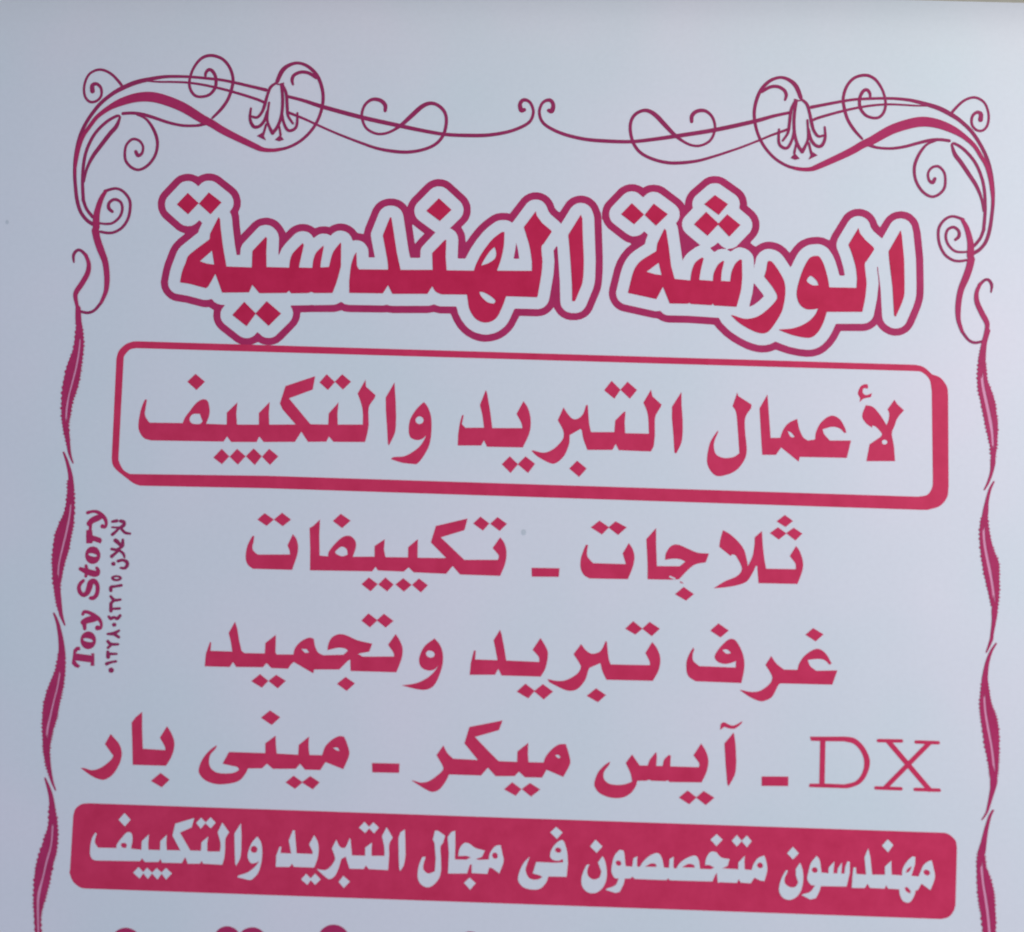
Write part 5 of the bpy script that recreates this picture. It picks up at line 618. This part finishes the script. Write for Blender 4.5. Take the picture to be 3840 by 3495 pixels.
(43, 'leaf_vein', 'pink', 42, '''p -333.4,-240.2s -335.7,-232.2s -337.7,-222.3s -338.8,-213.6s -338.8,-204.9s -337.2,-196.1s -335.3,-185.4s -333.3,-175.4s -331.9,-163.0s -331.9,-153.6s -330.7,-153.6s -330.9,-164.8s -332.1,-175.4s -334.1,-185.4s -336.0,-197.2s -337.3,-206.0s -337.6,-213.6s -337.0,-220.6s -335.9,-229.3s'''),
(44, 'ribbon_leaf', 'wine', None, '''z -333.3,-261.1 -333.3,-275.5 -336.1,-287.2 -339.9,-302.2 -341.0,-313.2 -340.7,-327.5 -339.7,-338.8 -337.7,-355.8 | -335.9,-355.8 -337.6,-338.8 -338.2,-327.4 -337.3,-320.5 -335.4,-313.0 -333.5,-301.4 -331.1,-291.6 -330.5,-284.7 -330.6,-272.0 -330.7,-265.6
z -329.5,-261.0 -327.0,-271.3 -325.7,-283.4 -326.1,-295.4 -327.5,-301.8 -329.6,-315.6 -331.6,-326.0 -333.7,-335.2 -334.5,-341.5 -333.6,-355.7 | -334.8,-355.7 -336.4,-333.0 -336.0,-324.4 -334.3,-314.1 -332.1,-302.0 -330.0,-292.1 -329.3,-284.6 -329.3,-271.9
s -337.7,-241.6,1.17 -334.4,-249.0,2.64 -332.2,-255.9,3.51 -330.8,-263.9,4.21 -329.9,-269.7,2.57 -330.0,-275.4,0.58'''),
(45, 'leaf_vein', 'pink', 44, '''p -335.9,-355.8s -337.6,-338.8s -338.2,-327.4s -337.3,-320.5s -335.4,-313.0s -333.5,-301.4s -331.1,-291.6s -330.5,-284.7s -330.6,-272.0s -330.7,-265.6s -329.3,-271.9s -329.3,-284.6s -330.0,-292.1s -332.1,-302.0s -334.3,-314.1s -336.0,-324.4s -336.4,-333.0s -334.8,-355.7s'''),
(46, 'ribbon_leaf', 'wine', None, '''z 352.2,103.9 350.0,96.5 348.6,85.2 348.3,71.9 350.3,60.1 352.9,47.0 355.5,35.3 357.7,24.8 358.4,14.4 | 359.3,15.7 358.9,25.5 358.1,35.4 356.6,43.8 354.4,55.0 352.1,65.5 350.6,76.0 350.7,85.3 351.6,90.6
z 353.2,90.6 354.5,86.7 355.5,76.1 358.8,67.0 361.3,58.5 362.6,47.3 363.3,42.1 362.9,30.9 361.9,21.0 360.5,14.5 | 359.9,17.1 360.3,25.6 360.0,35.4 359.1,43.9 357.1,53.7 354.8,64.2 352.9,73.4 352.2,83.3
s 356.5,113.3,2.64 353.9,104.6,2.97 352.6,96.6,3.95 351.8,89.9,4.74 351.2,83.3,2.63 351.2,77.3,0.53
s 359.5,26.2,0.39 359.8,20.3,1.96 359.7,14.4,3.78 358.7,6.6,2.47 356.1,-1.4,1.82 353.2,-7.0,1.04'''),
(47, 'leaf_vein', 'pink', 46, '''p 359.3,15.7s 358.9,25.5s 358.1,35.4s 356.6,43.8s 354.4,55.0s 352.1,65.5s 350.6,76.0s 350.7,85.3s 351.6,90.6s 352.2,83.3s 352.9,73.4s 354.8,64.2s 357.1,53.7s 359.1,43.9s 360.0,35.4s 360.3,25.6s 359.9,17.1s'''),
(48, 'ribbon_leaf', 'wine', None, '''z 352.5,-23.8 350.2,-32.3 349.9,-45.3 351.2,-58.2 353.4,-71.0 356.0,-82.5 358.3,-93.4 | 359.5,-93.3 358.8,-82.4 356.9,-70.9 354.6,-60.0 352.6,-48.5 351.9,-38.8 352.3,-31.0
z 355.4,-24.4 356.4,-34.7 358.3,-45.0 360.6,-52.7 363.8,-61.0 364.1,-70.7 364.1,-82.3 363.1,-93.2 362.1,-102.9 | 360.8,-96.5 361.0,-86.9 359.9,-77.3 358.0,-65.7 355.8,-55.5 353.9,-43.9 353.3,-30.9
s 360.3,-0.8,1.17 357.4,-6.8,1.95 355.1,-16.0,2.73 354.0,-24.4,4.28 352.8,-31.0,2.59 352.4,-36.8,0.52
s 359.9,-85.6,0.39 360.0,-91.4,1.93 360.6,-96.5,4.24 360.2,-104.2,3.21 358.9,-113.2,2.43 358.2,-118.1,2.43 354.7,-127.1,1.02'''),
(49, 'leaf_vein', 'pink', 48, '''p 359.5,-93.3s 358.8,-82.4s 356.9,-70.9s 354.6,-60.0s 352.6,-48.5s 351.9,-38.8s 352.3,-31.0s 353.3,-30.9s 353.9,-43.9s 355.8,-55.5s 358.0,-65.7s 359.9,-77.3s 361.0,-86.9s 360.8,-96.5s'''),
(50, 'ribbon_leaf', 'wine', None, '''z 351.5,-147.6 350.2,-157.8 349.9,-169.2 351.1,-179.3 353.4,-194.4 355.9,-206.9 356.9,-215.6 358.4,-220.6 | 359.4,-215.5 359.0,-208.0 357.3,-194.2 354.8,-181.7 352.9,-169.1 352.4,-159.0 352.8,-152.6
z 355.6,-147.5 356.9,-156.3 358.5,-165.1 361.4,-172.6 363.3,-181.4 363.9,-192.7 363.5,-203.5 363.2,-211.6 361.9,-219.2 | 360.9,-216.7 360.7,-207.9 359.1,-195.4 356.6,-181.6 354.5,-169.1 353.8,-156.4 354.2,-152.6
s 361.8,-120.5,1.15 358.2,-126.4,1.92 355.3,-134.8,2.94 353.8,-143.7,3.96 353.4,-148.8,4.59 353.1,-153.9,2.55 353.1,-159.6,0.51
s 359.2,-209.3,0.38 359.8,-214.9,2.53 360.0,-219.9,5.30 359.4,-225.2,4.16 358.4,-229.6,3.28 356.5,-237.2,2.27 354.6,-243.5,1.51 351.4,-248.3,0.88'''),
(51, 'leaf_vein', 'pink', 50, '''p 359.4,-215.5s 359.0,-208.0s 357.3,-194.2s 354.8,-181.7s 352.9,-169.1s 352.4,-159.0s 352.8,-152.6s 354.2,-152.6s 353.8,-156.4s 354.5,-169.1s 356.6,-181.6s 359.1,-195.4s 360.7,-207.9s 360.9,-216.7s'''),
(52, 'ribbon_leaf', 'wine', None, '''z 348.9,-270.5 347.6,-279.8 347.9,-295.3 349.2,-307.6 350.8,-316.8 352.6,-332.1 | 356.1,-332.0 354.7,-316.7 353.0,-304.4 351.4,-294.0 350.2,-282.9 350.3,-274.2
z 353.6,-274.1 354.3,-281.5 356.5,-287.6 359.6,-298.0 360.5,-307.2 361.2,-319.5 360.8,-331.8 | 358.0,-331.9 356.6,-316.6 354.9,-304.3 353.0,-293.9 351.9,-282.8 351.3,-274.8
s 359.4,-241.5,1.39 357.1,-245.9,2.01 354.6,-254.7,2.89 352.7,-264.1,4.02 351.2,-271.7,5.27 350.5,-276.6,2.51 350.7,-281.6,0.50'''),
(53, 'leaf_vein', 'pink', 52, '''p 356.1,-332.0s 354.7,-316.7s 353.0,-304.4s 351.4,-294.0s 350.2,-282.9s 350.3,-274.2s 351.3,-274.8s 351.9,-282.8s 353.0,-293.9s 354.9,-304.3s 356.6,-316.6s 358.0,-331.9s'''),
(54, 'corner_scroll', 'plum', None, '''s 350.5,276.5,3.69 350.7,281.1,3.32 347.7,282.3,2.58 344.3,279.0,2.21 343.9,272.9,2.06 347.1,268.6,2.06 352.0,268.1,2.06 355.8,272.5,1.92 356.7,280.8,1.92 354.0,289.3,1.92 348.6,293.4,2.07 343.0,293.6,2.07 336.4,290.1,2.07 329.5,282.7,2.22 328.5,279.7,1.92
s 345.6,172.7,3.00 350.1,175.7,2.67 354.7,182.0,2.67 357.5,191.4,2.81 359.2,203.5,2.68 359.9,212.2,2.78 359.8,224.2,2.78 357.5,239.2,2.94 353.0,252.1,2.79 344.8,265.7,2.95 336.2,274.4,3.10 328.6,279.7,3.54 318.8,284.7,3.69 308.1,287.9,3.25 297.3,290.4,2.66 286.5,291.4,2.37 277.2,291.4,2.22 265.1,290.8,2.22 250.9,289.4,2.22 229.1,284.7,2.52 221.3,282.9,2.81
s 204.6,278.2,2.37 192.2,275.1,2.66 177.5,270.5,3.25 147.7,263.0,3.40 119.5,257.6,3.25 100.6,254.3,2.96 83.3,252.0,2.81 63.7,252.0,2.96 48.2,253.0,2.81 32.6,256.3,2.67 21.1,261.1,2.52 14.9,266.1,2.37 12.6,273.2,2.23 14.1,279.5,2.23 17.2,282.5,2.53 21.0,282.8,2.97 23.2,279.1,3.12 22.1,274.5,3.71 19.8,274.9,2.97
s 309.4,286.3,1.03 300.8,286.3,1.48 290.0,286.7,1.63 279.2,286.7,1.78 264.9,285.1,1.92 247.2,281.1,2.07 228.7,275.4,2.22 222.6,272.9,2.22
s 203.3,264.9,2.22 191.6,260.3,1.92 182.8,256.3,1.77 169.7,250.6,1.77 158.9,246.4,1.92 146.4,241.9,2.06 135.4,238.5,2.36 123.6,236.6,2.65 112.0,236.3,2.65 100.6,238.8,2.51 91.2,243.5,2.51 85.5,250.8,2.51 82.9,260.2,2.52 83.2,267.9,2.52 86.1,273.3,2.67 91.3,276.5,2.67 96.4,276.6,3.11 102.2,273.2,3.56 109.4,265.8,3.55 116.6,258.5,2.96 123.1,253.6,2.22 129.7,250.6,2.07 136.3,250.3,2.07 143.0,253.5,2.07 146.5,258.8,2.07 147.7,265.7,2.07 145.7,272.7,2.22 141.4,277.1,2.52 137.0,278.1,2.96 132.5,276.7,3.11 129.8,273.4,3.11 129.7,269.1,2.67
s 352.8,190.5,2.63 354.0,205.9,2.48 353.5,220.7,2.49 351.2,231.9,2.49 346.2,243.2,2.50 338.3,252.5,2.50 330.8,257.3,2.21 328.6,256.3,1.77
s 328.6,256.3,1.77 331.0,248.9,3.24 335.6,242.7,3.38 342.2,232.8,3.23 347.4,224.6,2.93 351.2,214.9,2.20 352.9,205.2,1.75
s 353.1,191.5,2.54 350.3,184.1,2.40 345.7,178.2,2.53
s 326.7,259.4,2.50 319.6,260.1,2.50 311.8,259.3,2.65 303.2,257.0,2.50 292.5,253.8,2.36 281.9,252.1,2.21 271.4,252.6,2.21 265.8,254.4,2.95
s 316.0,258.7,1.18 309.5,255.9,1.91 304.3,249.2,2.35 300.8,241.0,2.50 300.2,233.4,2.35 302.1,225.8,2.35 306.8,218.9,2.34 313.0,215.4,2.20 318.6,217.1,2.20 322.9,222.1,2.20 323.8,228.8,2.05 322.7,234.8,2.06 318.6,239.0,2.20 313.7,238.1,2.06 310.7,233.7,1.91 311.3,228.4,2.20 314.0,226.4,2.93 315.8,229.4,2.64
s 260.2,259.2,1.92 253.9,266.3,2.51 249.1,274.1,2.51 246.5,282.6,2.52 245.6,291.1,2.37 248.3,300.3,2.37 254.1,307.0,2.37 262.7,309.3,2.52 269.8,306.3,2.37 275.3,298.4,2.07 277.9,289.1,2.07 277.3,282.2,2.22 274.0,277.0,2.22 269.0,275.7,2.22 262.6,277.9,2.37 258.5,283.8,2.52 258.3,291.4,2.52 260.9,296.7,2.67 263.8,297.7,2.67 265.9,295.0,2.37 266.2,291.5,1.78
s 183.3,294.2,2.52 189.2,297.9,2.67 195.1,298.5,2.67 200.1,295.9,2.67 201.9,292.0,2.67 201.0,288.1,1.78
s 337.4,198.3,2.41 329.8,200.5,2.14 324.0,198.3,2.14 319.4,192.3,2.27 318.5,185.5,2.27 319.9,177.4,2.27 323.8,170.5,2.27 329.5,166.7,2.13 334.6,166.0,2.13 339.7,166.9,2.00
s 341.8,173.7,1.60 336.7,173.0,1.87 330.9,173.8,2.00 326.0,178.6,2.14 324.2,184.7,2.14 325.7,190.1,2.14 330.2,192.1,2.41 333.9,189.3,2.40 334.1,185.2,2.67 331.5,182.5,2.27
s 358.4,142.9,1.33 358.9,148.3,2.39 356.6,152.1,2.39 353.4,151.8,2.26 349.4,147.8,2.66
s 336.6,112.1,2.51 341.3,105.9,2.25 346.2,103.8,2.25 351.8,105.0,1.98
s 213.6,234.0,2.80 203.7,236.2,2.36 193.8,242.0,2.36 185.5,251.2,2.36 180.1,262.3,2.36 177.6,274.8,2.52 178.7,285.7,2.67 182.6,295.7,2.82 189.3,302.9,2.67 197.4,305.8,2.38 204.6,303.6,2.97 209.6,298.7,3.56 213.0,290.4,3.11'''),
(55, 'scroll_band', 'wine', 54, '''s 359.8,209.4,1.02 359.3,221.3,2.78 357.7,232.5,3.37 354.9,241.1,3.08 351.0,247.6,3.09 345.6,256.1,3.24 337.6,263.2,4.05 328.7,268.5,5.90 318.1,272.4,7.01 307.4,273.8,7.75 296.7,272.0,7.75 282.3,266.7,7.38 268.0,258.1,6.63 260.8,254.6,5.90 250.0,248.0,5.52 227.4,236.7,4.41 220.8,234.2,3.31 213.6,234.0,2.80 209.3,234.6,2.58
s 342.8,170.2,5.33 343.0,177.6,5.00 342.1,184.3,4.34 339.7,192.5,3.68 336.7,198.0,2.68
s 343.4,167.8,5.66 342.1,161.5,5.32 339.4,153.4,5.32 335.9,144.7,4.65 334.2,136.6,4.38 333.5,128.5,4.11 334.0,120.3,3.31 336.6,112.1,2.51
s 350.4,149.2,2.52 347.6,142.5,3.05 347.8,135.0,3.85 351.4,126.7,4.11 354.7,120.5,3.97 355.5,116.4,3.31 354.0,109.7,2.64 352.7,104.3,2.91 351.7,95.7,3.96 351.1,90.1,5.01'''),
(56, 'scroll_flower', 'plum', 54, '''s 218.3,272.6,1.63 219.1,259.2,1.92 217.0,252.3,2.21 214.6,247.7,2.95
s 209.7,287.8,2.22 208.2,275.3,2.37 208.5,262.7,2.36 211.0,253.3,2.51 214.6,247.7,2.65
s 213.7,288.8,1.78 217.8,285.1,2.37 220.0,278.0,2.22 221.5,270.9,2.51 223.3,264.6,2.22 226.7,260.2,2.21 231.0,260.9,1.77
s 231.6,267.5,1.62 232.0,259.0,2.21 229.3,252.8,2.65 225.0,252.9,2.51 221.2,257.6,2.36 219.4,265.5,1.77
s 208.6,287.1,1.93 205.8,280.1,2.37 204.6,269.2,2.37 203.5,262.1,2.07 199.7,256.0,1.77
s 208.3,264.3,2.07 206.9,257.3,2.07 203.7,250.8,2.36 199.8,250.6,2.36 196.7,254.6,2.21 196.7,264.8,1.63
s 219.6,254.6,1.77 221.7,246.0,1.92
p 226.5,245.2 222.3,247.9 219.4,241.5
s 209.8,253.3,1.48 208.6,246.4,1.92
p 212.8,242.2 209.0,246.4 205.8,242.6 209.5,241.1
s 214.4,288.8,1.33 211.5,287.7,1.19 208.3,288.6,1.33'''),
]
LABELS = {'banner': 'crimson rounded banner', 'banner_word': 'white lettering', 'heading_outline': 'thick plum outline round the heading',
          'leaf_vein': 'pale pink vein', 'ribbon_leaf': 'toothed crimson leaf of the side border'}
made = {}
for n, (pid, name, ink, parent, text) in enumerate(DATA):
    lift = 0.10 + 0.006 * (n % 20)        # millimetres of film over the sheet; crossing parts never share a plane
    if name in ('heading_word', 'banner_word', 'scroll_band', 'scroll_flower', 'ribbon_leaf'):
        lift += 0.14
    o = printed(name, text, INK[ink], lift, made.get(parent, sign))
    if name == 'leaf_vein':
        o.location.y = 0.00005
    if name in LABELS:
        o['label'] = LABELS[name]
    made[pid] = o
